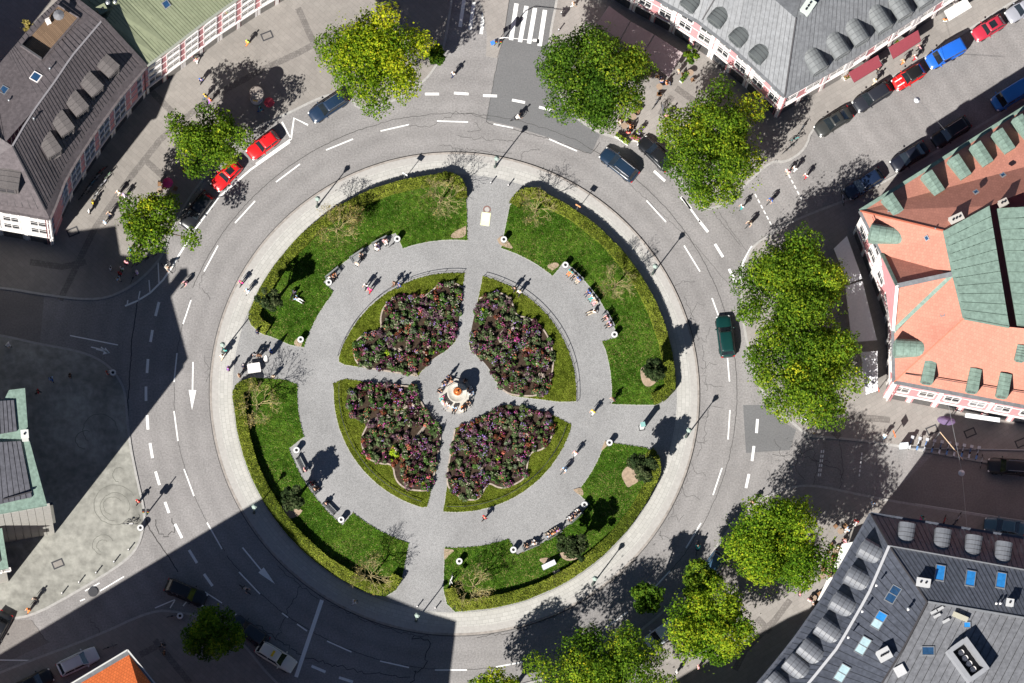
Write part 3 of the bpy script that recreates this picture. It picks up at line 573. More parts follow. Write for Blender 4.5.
def resample(pts, n):
    pts = [Vector(p) for p in pts]; d = [0]
    for a, b in zip(pts, pts[1:]): d.append(d[-1]+(b-a).length)
    out = []
    for i in range(n+1):
        t = d[-1]*i/n; j = max(k for k in range(len(d)-1) if d[k] <= t+1e-9); out.append(pts[j].lerp(pts[j+1], min(1, (t-d[j])/(d[j+1]-d[j]))))
    return out
def strips(e, r, mi=0): return [([e[i], e[i+1], r[i+1], r[i]], mi) for i in range(len(e)-1)]
def inset(pts, k):
    c = sum((Vector(p[:2]) for p in pts), Vector((0, 0)))/len(pts); return [tuple(Vector(p[:2])+(c-Vector(p[:2])).normalized()*k) for p in pts]
# ---- A: brown-grey zinc roof, upper left
ZA = 16.2; ZR = 23.2
e1 = resample(curve3([(146, 67), (120, 97.5), (95, 132), (75, 163), (64.5, 182), (56, 205), (50, 219)], ZA), 14)
r1 = resample(curve3([(102.5, 20), (72, 56), (52.5, 85), (37, 106), (24, 126), (12.5, 146)], ZR), 14)
Cw = e1[-1]; bk0 = P(80, 0, ZA+2.6); bk = curve3([(66, -8), (54, 0), (10, 51), (0, 65), (-40, 105)], 19.4); lft_e = P(-60, 200, ZA); lft_r = P(-40, 112, ZR)
A_pts = [tuple(p[:2]) for p in e1]+[P2(-60, 202, ZA), P2(-60, 118, 19), P2(0, 67, 19.4), P2(54, 2, 19.4), P2(80, 0, ZA)]
wi = []
RA, oA = building('brown-grey zinc roofed corner house with five box dormers, upper left', inset(A_pts, 1.3), ZA-.1, M_pink)
e1i = [p for p in e1]
in1 = resample(e1, 14); in1 = [p+(r1[i]-p)*.12+Vector((0, 0, .0)) for i, p in enumerate(in1)]
for i in range(len(in1)): in1[i].z = ZA+.9
low = [Vector((p.x, p.y, ZA)) for p in e1]
cin = in1[-1]; Lc = P(-60, 195, ZA+.9)
plA = Plane(in1[3], in1[9], r1[6]); 
bkr = resample(bk, 14)
tfr = roof(RA, oA, strips(low, in1)+strips(in1, r1)+[([low[-1], cin, Lc, lft_e], 0), ([cin, r1[-1], lft_r, Lc], 0)]+
     strips([Vector(p) for p in resample([r1[0], r1[2], r1[4], r1[6], r1[8], r1[10], r1[12], r1[14], lft_r], 4)], resample([bk[0], bk[1], bk[2], bk[3], bk[4]], 4)), M_zinc_br,
     seams=[(in1[i], in1[i+1], r1[i+1], r1[i], 3) for i in range(14)]+[(in1[-1], Lc, lft_r, r1[-1], 14)]+[(r1[0], r1[4], bk[2].lerp(bk[1], .7), bk[0], 9), (r1[4], r1[8], bk[2].lerp(bk[1], .1), bk[2].lerp(bk[1], .7), 7), (r1[8], r1[14], bk[3], bk[2].lerp(bk[1], .1), 10), (r1[14], lft_r, bk[4], bk[3], 10)])
beam(RA, oA, r1[:], .2, .12, plain(.2, .19, .2), up=.08); beam(RA, oA, [r1[-1], cin], .14, .1, M_seam, up=.08)
beam(RA, oA, [r1[0], r1[0].lerp(in1[0], .5), low[0]], .5, .3, M_zinc_br, 'party_wall_coping', up=.1); beam(RA, oA, [r1[0], bk[0]], .4, .3, M_zinc_br, 'party_wall_coping', up=.1)
beam(RA, oA, [low[-1], lft_e], .35, .2, M_zinc_br, 'gutter', up=0); beam(RA, oA, low, .35, .2, M_zinc_br, 'gutter', up=0)
for x, y in [(106, 63.5), (90, 82.5), (75.5, 102), (61.5, 122), (49, 143.5)]:
    j = min(range(14), key=lambda i: (P(x, y, 19)-(in1[i]+r1[i])/2).length); dd = in1[j]-r1[j]
    dormer(RA, oA, plA, x, y, 1.75, 2.3, mat('dormer_zinc', (.115, .103, .10), .7, .15, 6), .95, down=(dd.x, dd.y), seamm=plain(.08, .075, .075))
plA2 = Plane(r1[2], r1[10], bk[2]); plA3 = Plane(cin, Lc, r1[-1])
skylight(RA, oA, plA2, 36, 77, 1.0, 1.25, M_bwin, fm=M_white); skylight(RA, oA, plA2, 4, 90, .9, 1.0, M_bwin); skylight(RA, oA, plA, 42, 163, 1.1, 1.2, M_bwin, fm=M_white)
dormer(RA, oA, plA3, 8, 176, 2.6, 2.4, mat('dormer_zinc', (.2, .185, .18)), .9)
pipe(RA, oA, plA2, 50, 70); pipe(RA, oA, plA, 34, 120); pipe(RA, oA, plA2, 9, 101, .5)
# roof terrace cut: a sunken wooden deck in its own curb, standing on the back slope
tc_ = [plA2.hit(x, y, .25) for x, y in [(58, 5), (79, 17.5), (42, 60), (21, 46)]]
tz = min(p.z for p in tc_); tl = [L3(oA, p) for p in tc_]
tb = MB()
for a, b in zip(tl, tl[1:]+tl[:1]):
    u = (b-a).normalized(); tb.tube([a, b], .12, 4)
deck = MB().add([Vector((p.x, p.y, p.z-.16)) for p in tl], [(0, 1, 2, 3)] if (tl[1]-tl[0]).cross(tl[2]-tl[0]).z > 0 else [(3, 2, 1, 0)]).obj('terrace_deck', paver('deck_boards', (.19, .125, .08), 3, .16, .02, .5, rot=.9), RA)
tb.obj('terrace_curb', M_zinc_br, RA)
mbx = MB(); mid = (tl[2]+tl[3])/2; mbx.add([tl[3]+Vector((0, 0, .02)), tl[2]+Vector((0, 0, .02)), tl[2].lerp(tl[1], .38)+Vector((0, 0, .02)), tl[3].lerp(tl[0], .32)+Vector((0, 0, .02)), tl[3]+Vector((0, 0, 1.3)), tl[2]+Vector((0, 0, 1.3))], [(0, 1, 5, 4)]); mbx.obj('terrace_screen', M_dk, RA)
p = plA2.hit(59, 18, .3); t = thing('parasol', 'grey round parasol on the brown roof terrace, upper left', 'parasol', p); MB().lathe([(.03, 0), (.03, 1.6)], (0, 0, 0), 6).obj('pole', M_metal, t); MB().lathe([(.62, 1.5), (.6, 1.53), (.03, 1.8)], (0, 0, 0), 10).obj('canopy', M_dk if False else plain(.16, .16, .17), t)
p = plA2.hit(48.5, 23, .3); t = thing('deck_chair', 'white chair on the brown wooden roof terrace', 'chair', p, .5); MB().box((0, 0, .4), (.5, .5, .06)).obj('seat', M_white, t); MB().box((0, .28, .75), (.5, .06, .7)).obj('backrest', M_white, t)
for a in (-.2, .2):
    for b in (-.2, .2): MB().box((a, b, .18), (.05, .05, .37)).obj('leg', M_white, t)
# A's facades
fpts = [Vector(p[:2]) for p in inset([tuple(q[:2]) for q in e1], 0)]
def off(pts, k):
    o = []
    for i in range(len(pts)):
        a = pts[max(i-1, 0)]; b = pts[min(i+1, len(pts)-1)]; t = (b-a).normalized(); o.append(pts[i]+Vector((-t.y, t.x))*k)
    return o
def facades(root, org, pts, k, zt, st, step, bay=2.7, gnd=3.9, rev=False):
    """pts must run with the street on their right"""
    q = [Vector(p[:2]) for p in pts]; q = off(q, k); q = q[::-1] if rev else q
    tr = MB(); gl = MB(); base = MB()
    q = [q[i] for i in range(0, len(q), step)] + ([q[-1]] if (len(q)-1) % step else [])
    for a, b in zip(q, q[1:]):
        t, g = facade(root, org, a, b, zt, st, bay, gnd)
        tr.add(t.v, t.f); gl.add(g.v, g.f)
    tr.obj('stucco_trim', M_white, root); gl.obj('shop_windows', M_glass, root); return q
def wallring(root, org, pts, zt, m, name='facade_wall'):
    """a thin wall skin standing under the eaves"""
    mb = MB(); l = [(p[0]-org[0], p[1]-org[1]) for p in pts]; strip(mb, l, .3, zt, zt); mb.obj(name, m, root)
def front(root, org, eave, inn, zt, st, step, m, bay=2.7, gnd=3.9, rev=False, pil=True):
    """eave: world polyline; street is on its right when rev is False"""
    q = [Vector(p[:2]) for p in eave]; q = q[::-1] if rev else q
    q = [q[i] for i in range(0, len(q), step)] + ([q[-1]] if (len(q)-1) % step else [])
    q = off(q, inn); wallring(root, org, [tuple(p) for p in off(q, .15)], zt-.05, m)
    tr = MB(); gl = MB()
    for a, b in zip(q, q[1:]):
        t, g = facade(root, org, a, b, zt, st, bay, gnd, pil); tr.add(t.v, t.f, 0); gl.add(g.v, g.f, 0)
    if pil: tr.obj('stucco_trim', M_white, root)
    else:
        for i in range(0, len(tr.v), 8): MB().add(tr.v[i:i+8], [(3, 2, 1, 0), (4, 5, 6, 7), (0, 1, 5, 4), (1, 2, 6, 5), (2, 3, 7, 6), (3, 0, 4, 7)]).obj('stucco_band', M_white, root)
    gl.obj('shop_windows', M_glass, root)
front(RA, oA, e1, .35, ZA, 4, 2, M_pink, rev=True, pil=False, gnd=3.4)
front(RA, oA, [lft_e, Cw], .35, ZA, 3, 1, M_white)
# ---- B: green sheet roof
ZB = 16.2; e2 = resample(curve3([(147, 66), (175, 45.5), (205, 22.5), (235, 1), (262, -16), (300, -38)], ZB), 12)
r2 = resample(curve3([(105, 21), (118, 0), (140, -25), (165, -48), (200, -75), (240, -98)], 21.3), 12)
RB, oB = building('long house with a moss green standing-seam roof and pink front, top left', [tuple(p[:2]) for p in off([Vector(p[:2]) for p in e2], .5)]+[tuple(p[:2]) for p in reversed(r2)], ZB-.1, M_pink)
bk2 = [p+Vector((-7, 7, -5)) for p in r2]
roof(RB, oB, strips(e2, r2)+strips(r2, bk2), M_greenroof, seams=[(e2[i], e2[i+1], r2[i+1], r2[i], 5) for i in range(12)]+[(r2[i], r2[i+1], bk2[i+1], bk2[i], 3) for i in range(12)], seam_m=plain(.075, .09, .055))
beam(RB, oB, e2, .3, .22, plain(.25, .26, .22), 'gutter', up=0)
front(RB, oB, e2, .4, ZB, 4, 3, M_pink, pil=False, gnd=3.4)
plB = Plane(e2[2], e2[6], r2[4])
skylight(RB, oB, plB, 166, 4, .8, .9, M_bwin); chimney(RB, oB, plB, 102, 10, .9, .8, 1.0, M_greenroof, .5, 1); pipe(RB, oB, plB, 108, 5, 1.2, .15); pipe(RB, oB, plB, 115, 3, .5, .12)
# ---- C: light grey roof, top
ZC = 12.4
e3 = resample(curve3([(560, -62), (610, -27), (656.6, -1), (697.7, 21.5), (737, 52), (762, 75), (784.6, 97)], ZC), 12)
apC = P(796, 18.5, 17.6); r3 = resample(curve3([(590, -130), (660, -90), (720, -52), (775, 0), (796, 18.5)], 17.6), 12)
e4 = curve3([(784.6, 97), (842.5, 64.5), (889, 34), (945, -3), (1060, -78)], ZC); r4 = [apC, P(840, -12, 17.6), P(886, -43, 17.6), P(940, -78, 17.6), P(1050, -150, 17.6)]
e4 = resample(e4, 12); r4 = resample(r4, 12)
RC, oC = building('light grey sheet roofed corner house with pink and white fronts, top right', [tuple(p[:2]) for p in off([Vector(p[:2]) for p in e3], .45)][:-1]+[tuple((Vector(e4[0][:2])+Vector((.2, .7))))]+[tuple(p[:2]) for p in off([Vector(p[:2]) for p in e4], .45)][1:]+[P2(1000, -200), P2(600, -200)], ZC-.1, M_pink)
bkC = [apC, P(786, -2, 17.2), P(800, -60, 17.2)]
ctr = P(830, -110, 15.5)
roof(RC, oC, strips(e3, r3)+strips(e4, r4)+[([r3[i], r3[i+1], ctr], 0) for i in range(12)]+[([r4[i], r4[i+1], ctr], 0) for i in range(12)], M_zinc,
     seams=[(e3[i], e3[i+1], r3[i+1], r3[i], 4) for i in range(12)]+[(e4[i], e4[i+1], r4[i+1], r4[i], 5) for i in range(12)]+[(r4[0], r4[6], ctr, ctr, 14)], seam_m=M_seam3)
beam(RC, oC, [e3[-1], apC], .16, .1, M_seam, up=.08); beam(RC, oC, e3, .4, .22, M_zinc, 'gutter', up=0); beam(RC, oC, e4, .4, .22, M_zinc, 'gutter', up=0); beam(RC, oC, [P(702, 20, ZC+.5), P(714, 0, 14.6)], .12, .12, M_seam, 'roof_flashing', up=.05)
front(RC, oC, e3, .4, ZC, 2, 2, M_pink); front(RC, oC, e4, .4, ZC, 2, 3, M_pink)
plC = Plane(e3[6], e3[10], r3[10]); plC2 = Plane(e4[0], e4[5], r4[3])
for x, y in [(692, 0), (719.5, 15), (741, 34), (761, 51)]:
    j = min(range(12), key=lambda i: (P(x, y, 14)-(e3[i]+r3[i])/2).length); pl_ = Plane(e3[j], e3[j+1], r3[j+1]); dd = e3[j]-r3[j]; dormer(RC, oC, pl_, x, y, 1.9, 1.7, plain(.11, .12, .12, .5), .35, barrel=True, down=(pl_.down.x, pl_.down.y))
for x, y in [(816, 59.5), (838, 44), (857.5, 31), (881, 18), (901, 5.5), (922, -7)]: dormer(RC, oC, plC2, x, y, 2.0, 2.2, mat('dormer_grey', (.17, .178, .18), .5, .1, 2), .95, barrel=True, seamm=M_seam3)
chimney(RC, oC, plC2, 808, 7, 1.6, 1.0, .9, plain(.5, .55, .5), .0+.98, 3); skylight(RC, oC, plC2, 825, 9, .5, .6, M_bwin); skylight(RC, oC, plC, 781, 13, .6, .6, M_bwin, fm=M_white)
# ---- D: orange tiled roof with green copper cap
ZD = 13.0; zc = 18.6
nw = P(860, 211, ZD); sw = P(894, 382, ZD); wm = P(878, 258, ZD); wm2 = P(893, 330, ZD); se = P(1200, 440, ZD); ne = P(1200, -3, ZD)
gA = P(944, 231, zc); gB = P(989, 206, zc); gC = P(1009, 327, zc); gD = P(964, 318.5, zc); gM = P(953, 274, zc)
D_pts = [nw, P(893, 292, ZD), P(894, 345, ZD), sw, se, ne]
cen = P(1010, 270, ZD)
RD, oD = building('orange tiled corner house with a flat green copper roof top, right edge', inset([tuple(p[:2]) for p in D_pts], 1.6), ZD-.1, M_pink)
eG = P(1200, 215, zc)
gE = P(1200, 120, zc); gF = P(1200, 345, zc)
roof(RD, oD, [[nw, gA, gB, gE, ne], [sw, se, gF, gC, gD], [nw, P(881, 254, ZD), gM, gA], [P(893, 335, ZD), sw, gD, gM]], M_tile)
# copper cap (slightly raised, lower roof beyond a step)
up = Vector((0, 0, .35)); gR = P(998, 265, zc+1.0)
cap = roof(RD, oD, [[gA+up, gB+up, gC+up, gD+up, gM+up]], M_copper, 'copper_roof', .5, seams=[(gA.lerp(gD, i/11)+up, gA.lerp(gD, i/11)+up+Vector((.001, 0, 0)), gB.lerp(gC, i/11)+up, gB.lerp(gC, i/11)+up, 1) for i in range(12)], seam_m=M_seam2)
g2 = [gB+Vector((.9, -.3, -1.2)), P(1200, 196, zc-1.2), P(1200, 345, zc-1.2), gC+Vector((.9, .2, -1.2))]
roof(RD, oD, [[p+Vector((0, 0, 1.25)) for p in g2]], M_copper, 'copper_roof', .4, seams=[(g2[0].lerp(g2[3], i/11)+Vector((0, 0, 1.25)), g2[0].lerp(g2[3], i/11)+Vector((0, .001, 1.25)), g2[1].lerp(g2[2], i/11)+Vector((0, 0, 1.25)), g2[1].lerp(g2[2], i/11)+Vector((0, 0, 1.25)), 1) for i in range(12)], seam_m=M_seam2)
# west cross gable
gr = P(897, 286, 17.3); va = P(882, 254, ZD); vb = P(893, 331, ZD)
roof(RD, oD, [[va, gr, gM], [gr, vb, gM]], M_tile, 'gable_roof')
gw = MB(); q = [L3(oD, p) for p in (va, vb, gr)]; k_ = Vector((-.15, 0, -.25)); q = [p+k_ for p in q]; gw.add(q+[p+Vector((.3, 0, 0)) for p in q], [(0, 1, 2), (5, 4, 3), (0, 3, 4, 1), (1, 4, 5, 2), (2, 5, 3, 0)]); gw.obj('gable_wall', M_pink, RD)
beam(RD, oD, [gr, gM], .5, .18, M_zinc, up=.12); beam(RD, oD, [gM, vb], .45, .1, M_copper, 'valley_flashing', up=.1); beam(RD, oD, [gA, nw], .16, .12, plain(.4, .12, .07), up=.1); beam(RD, oD, [gD, sw], .12, .1, plain(.45, .15, .09), up=.08)
beam(RD, oD, [gA, gM, gD], .3, .25, M_copper, 'roof_flashing', up=.2); beam(RD, oD, [gD, gC], .3, .25, M_copper, 'roof_flashing', up=.2)
beam(RD, oD, [nw, ne], .4, .22, M_copper, 'gutter', up=0); beam(RD, oD, [nw, va, P(893, 292, ZD), vb, sw], .4, .22, M_zinc, 'gutter', up=0); beam(RD, oD, [sw, se], .4, .22, M_zinc, 'gutter', up=0)
for i, (u_, v_) in enumerate([(va, gr), (gr, vb)]): beam(RD, oD, [u_, v_], .35, .3, M_copper if i == 0 else M_white, 'gable_coping', up=.15)
front(RD, oD, [nw, P(878, 258, ZD), P(893, 300, ZD), P(894, 345, ZD), sw], .55, ZD, 2, 1, M_pink, rev=False, gnd=3.6)
front(RD, oD, [sw, se], .55, ZD, 2, 1, M_pink, rev=False, bay=2.9, gnd=3.6)
plN = Plane(nw, ne, gB); plW = Plane(nw, va, gA); plW2 = Plane(P(893, 335, ZD), sw, gD); plS = Plane(sw, se, gD)
for x, y in [(893, 204), (932.5, 181), (959, 165), (981, 152), (1003, 139), (1023, 125)]: dormer(RD, oD, plN, x, y, 1.35, 2.0, M_copper, .9, seamm=M_seam2)
for x, y, wd in [(929, 372, 1.3), (974, 381, 1.3), (1004, 386, 1.3), (1044, 394, 1.3)]: dormer(RD, oD, plS, x, y, wd, 1.8, M_copper, .95, seamm=M_seam2)
dormer(RD, oD, plS, 1021, 354, 1.1, 1.0, M_copper, .6)
dormer(RD, oD, plW, 887, 233, 1.9, 3.2, M_copper, .8, barrel=True, seamm=M_seam2, down=(-1, .15)); dormer(RD, oD, plW2, 911, 347, 1.9, 3.0, M_copper, .8, barrel=True, seamm=M_seam2, down=(-1, .05))
for pl_, x, y in [(plW, 927, 238), (plW2, 943, 314), (plW2, 918, 295), (plN, 976, 192), (plN, 1003, 175)]: skylight(RD, oD, pl_, x, y, .55, .55, M_bwin)
chimney(RD, oD, plN, 956, 219, 1.5, .7, .8, plain(.45, .42, .38), .45, 3); chimney(RD, oD, plN, 1003, 203, .9, .6, .7, plain(.4, .36, .32), .45, 2)
for x, y in [(888, 212), (935, 229)]: pipe(RD, oD, plN, x, y, .4, .06)
beam(RD, oD, [P(905, 374, ZD+.7), P(1024, 393, ZD+.9)], .06, .12, M_seam, 'snow_guard', up=.25); beam(RD, oD, [P(872, 217, ZD+.9), P(879, 235, ZD+.9)], .06, .12, plain(.3, .1, .07), 'snow_guard', up=.3)
# ---- E: dark slate roof, lower right
ZE = 14.6; zm = 18.0; ze2 = 19.6
cE = P(870.5, 513.5, ZE); e5 = resample([cE, P(855, 540, ZE), P(844.5, 560, ZE), P(821.5, 597, ZE), P(792, 636, ZE), P(761, 675, ZE), P(700, 745, ZE)], 14)
e5 = resample(curve3([(870.5, 513.5), (855, 541), (844.5, 560), (821.5, 600), (792, 642), (761, 680), (700, 748)], ZE), 14)
m5 = resample(curve3([(889, 546), (868, 594.5), (838, 647), (809, 683), (760, 738)], zm), 14); t5 = resample(curve3([(927, 602), (904, 647), (882, 683), (840, 740)], ze2), 14)
e6 = resample([cE, P(1024, 538, ZE), P(1200, 566, ZE)], 10); m6 = resample([P(889, 546, zm), P(1024, 570, zm), P(1200, 602, zm)], 10); t6 = resample([P(928, 602, ze2), P(1024, 618, ze2), P(1200, 648, ze2)], 10)
RE, oE = building('dark slate mansard roofed corner house with barrel dormers, lower right', [tuple(p[:2]) for p in off([Vector(p[:2]) for p in reversed(e5)], -.5)][:-1]+[tuple(Vector(cE[:2])+Vector((.3, -.5)))]+[tuple(p[:2]) for p in off([Vector(p[:2]) for p in e6], -.4)][1:]+[P2(1200, 900), P2(700, 900)], ZE-.1, M_white)
t7 = P(928, 602, ze2); ctrE = [P(1100, 760, ze2-.4), P(860, 760, ze2-.4)]
roof(RE, oE, strips(e5, m5)+strips(m5, t5)+strips(e6, m6)+strips(m6, t6), M_zinc_dk,
     seams=[(e5[i], e5[i+1], m5[i+1], m5[i], 3) for i in range(14)]+[(m5[i], m5[i+1], t5[i+1], t5[i], 2) for i in range(14)]+[(e6[i], e6[i+1], m6[i+1], m6[i], 6) for i in range(10)]+[(m6[i], m6[i+1], t6[i+1], t6[i], 6) for i in range(10)], seam_m=plain(.05, .055, .065))
fl = [t6[i] for i in range(0, 11, 2)]
flat = roof(RE, oE, [[p+Vector((0, 0, -.15)) for p in [t5[0], *t5[2:], P(1000, 900, ze2), t6[-1], *reversed(t6[1:-1])]]], M_zinc_dk2, 'flat_roof', .3,
     seams=[(P(928+8*i, 603+1.3*i, ze2-.15), P(928+8*i+.05, 603+1.3*i, ze2-.15), P(878+8*i, 700+1.3*i, ze2-.15), P(878+8*i, 700+1.3*i, ze2-.15), 1) for i in range(0, 18)], seam_m=plain(.09, .09, .095))
beam(RE, oE, m5, .3, .2, plain(.42, .42, .43), 'mansard_ridge', up=.1); beam(RE, oE, m6, .12, .15, M_metal, 'snow_guard', up=.15); beam(RE, oE, t5, .2, .15, M_seam, up=.05); beam(RE, oE, t6, .2, .15, M_metal, up=.05)
beam(RE, oE, [cE, m5[0], t5[0]], .16, .1, M_seam, up=.08); beam(RE, oE, e5, .3, .2, M_zinc_dk, 'gutter', up=0); beam(RE, oE, e6, .3, .2, M_zinc_dk, 'gutter', up=0)
M_dz = mat('dormer_slate', (.135, .142, .158), .4, .12, 1.5, spec=.4)
for i, (x, y) in enumerate([(872, 551), (858.5, 578), (843.5, 604), (828.5, 630), (811, 651), (797, 666), (778, 684)]):
    j = min(range(13), key=lambda i: (P(x, y, 16.5)-(e5[i]+m5[i])/2).length); pl_ = Plane(e5[j], e5[j+1], m5[j]); dormer(RE, oE, pl_, x, y, 2.15, 2.2, M_dz, .8, barrel=True, down=(pl_.down.x, pl_.down.y), seamm=M_seam)
pl6 = Plane(e6[0], e6[4], m6[3])
for x, y in [(907, 532), (943, 538), (974, 544.5), (1004, 551)]: dormer(RE, oE, pl6, x, y, 1.8, 1.9, M_dz, .8, barrel=True, seamm=M_seam)
plu = Plane(m5[3], m5[8], t5[5]); plu2 = Plane(m6[1], m6[5], t6[3])
skylight(RE, oE, plu, 893, 594.5, 2.0, 1.15, [M_bwin, M_bwin], 2); skylight(RE, oE, plu, 879, 620.5, 2.0, 1.15, [M_bluewin, M_palewin], 2); skylight(RE, oE, plu, 863, 646, 2.0, 1.15, M_palewin, 2); skylight(RE, oE, plu, 842, 673.5, 2.0, 1.15, M_palewin, 2)
for x, y in [(940, 573), (970.5, 578.5), (1001, 580.5)]: skylight(RE, oE, plu2, x, y, 1.1, 1.9, M_bluewin)
chimney(RE, oE, plu2, 923, 583, 1.4, .8, .9, plain(.45, .45, .45), -.15, 2); chimney(RE, oE, plu2, 1009.5, 603, .7, .7, .9, plain(.45, .45, .45), -.15, 1); chimney(RE, oE, plu, 884, 655, 1.3, 1.2, 1.0, plain(.45, .45, .45), .5, 4)
plf = Plane(P(900, 700, ze2-.15), P(1000, 680, ze2-.15), P(950, 620, ze2-.15))
chimney(RE, oE, plf, 900, 671, 1.0, 1.0, .3, plain(.5, .5, .5), .5, 0, 'roof_hatch'); skylight(RE, oE, plf, 928, 651, 1.0, 1.4, M_bwin); skylight(RE, oE, plf, 967, 625, .7, .8, M_bluewin); chimney(RE, oE, plf, 960, 617, 1.6, .4, .5, plain(.4, .38, .3), -.4, 0)
for x, y in [(934, 612), (940, 609), (946, 621), (937, 616)]: chimney(RE, oE, plf, x, y, .7, .16, .25, plain(.4, .4, .4), .5, 0, 'roof_vent')
for x, y in [(876, 586), (862, 612), (848, 638), (908, 610), (996, 604), (1000, 604)]: pipe(RE, oE, plf, x, y, .5, .08, M_white)
pipe(RE, oE, plu, 907, 610, 1.2, .1)
ac = L3(oE, plf.hit(967, 661, .5)); a_ = MB(); R_ = -.98
for dx, dy, sx, sy in [(-1.1, 0, .5, 4.2), (1.1, 0, .5, 4.2), (0, -1.9, 1.7, .5), (0, 1.9, 1.7, .5)]:
    v = Matrix.Rotation(.62, 2) @ Vector((dx, dy)); a_.box((ac.x+v.x, ac.y+v.y, ze2+.7), (sx, sy, 1.7), .62)
acp = a_.obj('plant_enclosure', mat('bare_aluminium', (.27, .275, .29), .45, .05, 3), RE); v = MB()
MB().box((ac.x, ac.y, ze2-.05), (1.7, 3.3, .1), .62).obj('enclosure_floor', M_dk, acp)
for i in range(4):
    q = Matrix.Rotation(.62, 2) @ Vector((0, -1.1+.73*i)); MB().lathe([(.33, 0), (.33, .6), (.25, .6), (.22, .5)], (ac.x+q.x, ac.y+q.y, ze2), 10).obj('fan', M_white, acp)
# ---- F: orange roof corner at the bottom left; its street front runs on beyond the frame
ZF = 22.0
F_c = P(127.5, 650, ZF); sh = lambda a, b: Vector((C0.x, C0.y, 0))*0+P(a, b)
dF = P(262, 507)-P(127, 676)
F_out = [F_c]+[P(a, b, 0)-dF for a, b in [(300, 549), (341, 588), (375, 606), (406, 619), (428, 627), (451, 634), (444, 690)]]
Fl = [P(a, b)-dF for a, b in [(-60, 701)]]
Fw = [tuple(F_c[:2])]+[tuple(p[:2]) for p in F_out[1:]]+[P2(300, 1000), P2(-140, 1000), tuple(Fl[0][:2])]
RF, oF = building('bright orange hipped roof corner inside a grey gutter, bottom left', inset(Fw, .3), ZF-.1, M_pink)
c2 = [Vector((*p, ZF)) for p in Fw]; ri = [Vector((*p, ZF+2.6)) for p in inset(Fw, 6.0)]; i1 = [Vector((*p, ZF+.12)) for p in inset(Fw, .55)]
nF = len(Fw); roof(RF, oF, [([c2[i], c2[(i+1) % nF], i1[(i+1) % nF], i1[i]], 1) for i in range(nF)]+[([i1[i], i1[(i+1) % nF], ri[(i+1) % nF], ri[i]], 0) for i in range(nF)]+[(ri, 0)], [M_tile2, M_zinc])
beam(RF, oF, c2+[c2[0]], .14, .2, plain(.5, .5, .48), 'gutter', up=.05)
# ---- houses beyond the frame whose shadows fall into the picture
def offscreen(label, pts, z, m=None):
    R, o = building(label, pts, z, M_white); ins = inset(pts, 2.5); c_ = [Vector((*p, z)) for p in pts]; r_ = [Vector((*p, z+1.5)) for p in ins]; n = len(pts)
    roof(R, o, [([c_[i], c_[(i+1) % n], r_[(i+1) % n], r_[i]], 0) for i in range(n)]+[(r_, 0)], m or M_zinc); return R, o
def caster(pts, z):
    L = z/math.tan(math.radians(SUN_EL)); return [tuple(Vector(P(a, b)[:2])-SHD*L) for a, b in pts]
offscreen('tall grey roofed house just below the bottom edge of the picture', caster([(640, 700), (700, 665), (754, 636), (790, 616), (813, 606), (870, 620), (850, 730), (700, 800)], 20), 20)
offscreen('rear courtyard house just beyond the upper left edge', caster([(-60, -60), (58, -60), (52, 0), (8, 52), (-5, 66), (-100, 140), (-200, 100)], 20), 20)
# ---- G: theatre, left edge
ZP = 21.5; G_p = [(-300, 293), (-218, 293), (-73, 372), (-27, 366), (-22, 396), (4, 400), (9, 390), (25, 388), (28.5, 437), (47, 505), (-20, 517), (-300, 567)]; gp = [P2(x, y, ZP) for x, y in G_p]
RP, oP = building('theatre with green copper cornice and brownish seamed roofs, left edge', [tuple(p) for p in off([Vector(p) for p in gp+[gp[0]]], -.6)[:-1]], ZP-.2, mat('shaded_cream_stucco', (.34, .33, .30)), name='theatre_building', cat='theatre')  # cream wall colour darkened to put shade into the theatre front
gi = [P(x, y, ZP+.25) for x, y in [(-20, 403), (14, 400), (17, 431), (-20, 438)]]; gi2 = [P(x, y, ZP+.25) for x, y in [(-20, 444), (21, 441), (32, 497), (-20, 509)]]; rm = [Vector((*p, ZP)) for p in gp]
roof(RP, oP, [rm], M_copper, 'cornice', .7)
for g_ in (gi, gi2):
    a_, b__, c__, d__ = g_; hi = [a_+Vector((0, 0, .5)), b__, c__, d__+Vector((0, 0, .5))]; roof(RP, oP, [hi], mat('theatre_zinc', (.10, .10, .115), .6, .2, 2.2), 'roof', .15, seams=[(a_.lerp(b__, i/9)+Vector((0, 0, .5*(1-i/9))), a_.lerp(b__, i/9)+Vector((.001, 0, .5*(1-i/9))), d__.lerp(c__, i/9)+Vector((0, 0, .5*(1-i/9))), d__.lerp(c__, i/9)+Vector((0, 0, .5*(1-i/9))), 1) for i in range(10)])
plG = Plane(P(0, 400, ZP), P(25, 388, ZP), P(47, 505, ZP)); chimney(RP, oP, plG, 25, 436, .7, .8, 2.6, plain(.55, .55, .52), .1, 1); beam(RP, oP, [P(3, 500, ZP+.3), P(32, 492, ZP+.3)], .1, .25, M_seam, 'snow_guard', up=.3)
cl = MB()
for t in np.linspace(0.04, .98, 9):
    p = Vector(gp[10]).lerp(Vector(gp[9]), t); MB().box((p.x-oP[0]+.95, p.y-oP[1]+.62, 12.5), (1.15, .3, 13), .2).obj('dark_front_panel', M_glass, RP) if t < .9 else None; cl.box((p.x-oP[0], p.y-oP[1]+.25, 10.2), (.8, .5, 20.4), .2)  # dark glass panels between the pilasters make this front darker
cl.obj('pilasters', mat('shaded_cream_stucco', (.34, .33, .30)), RP)

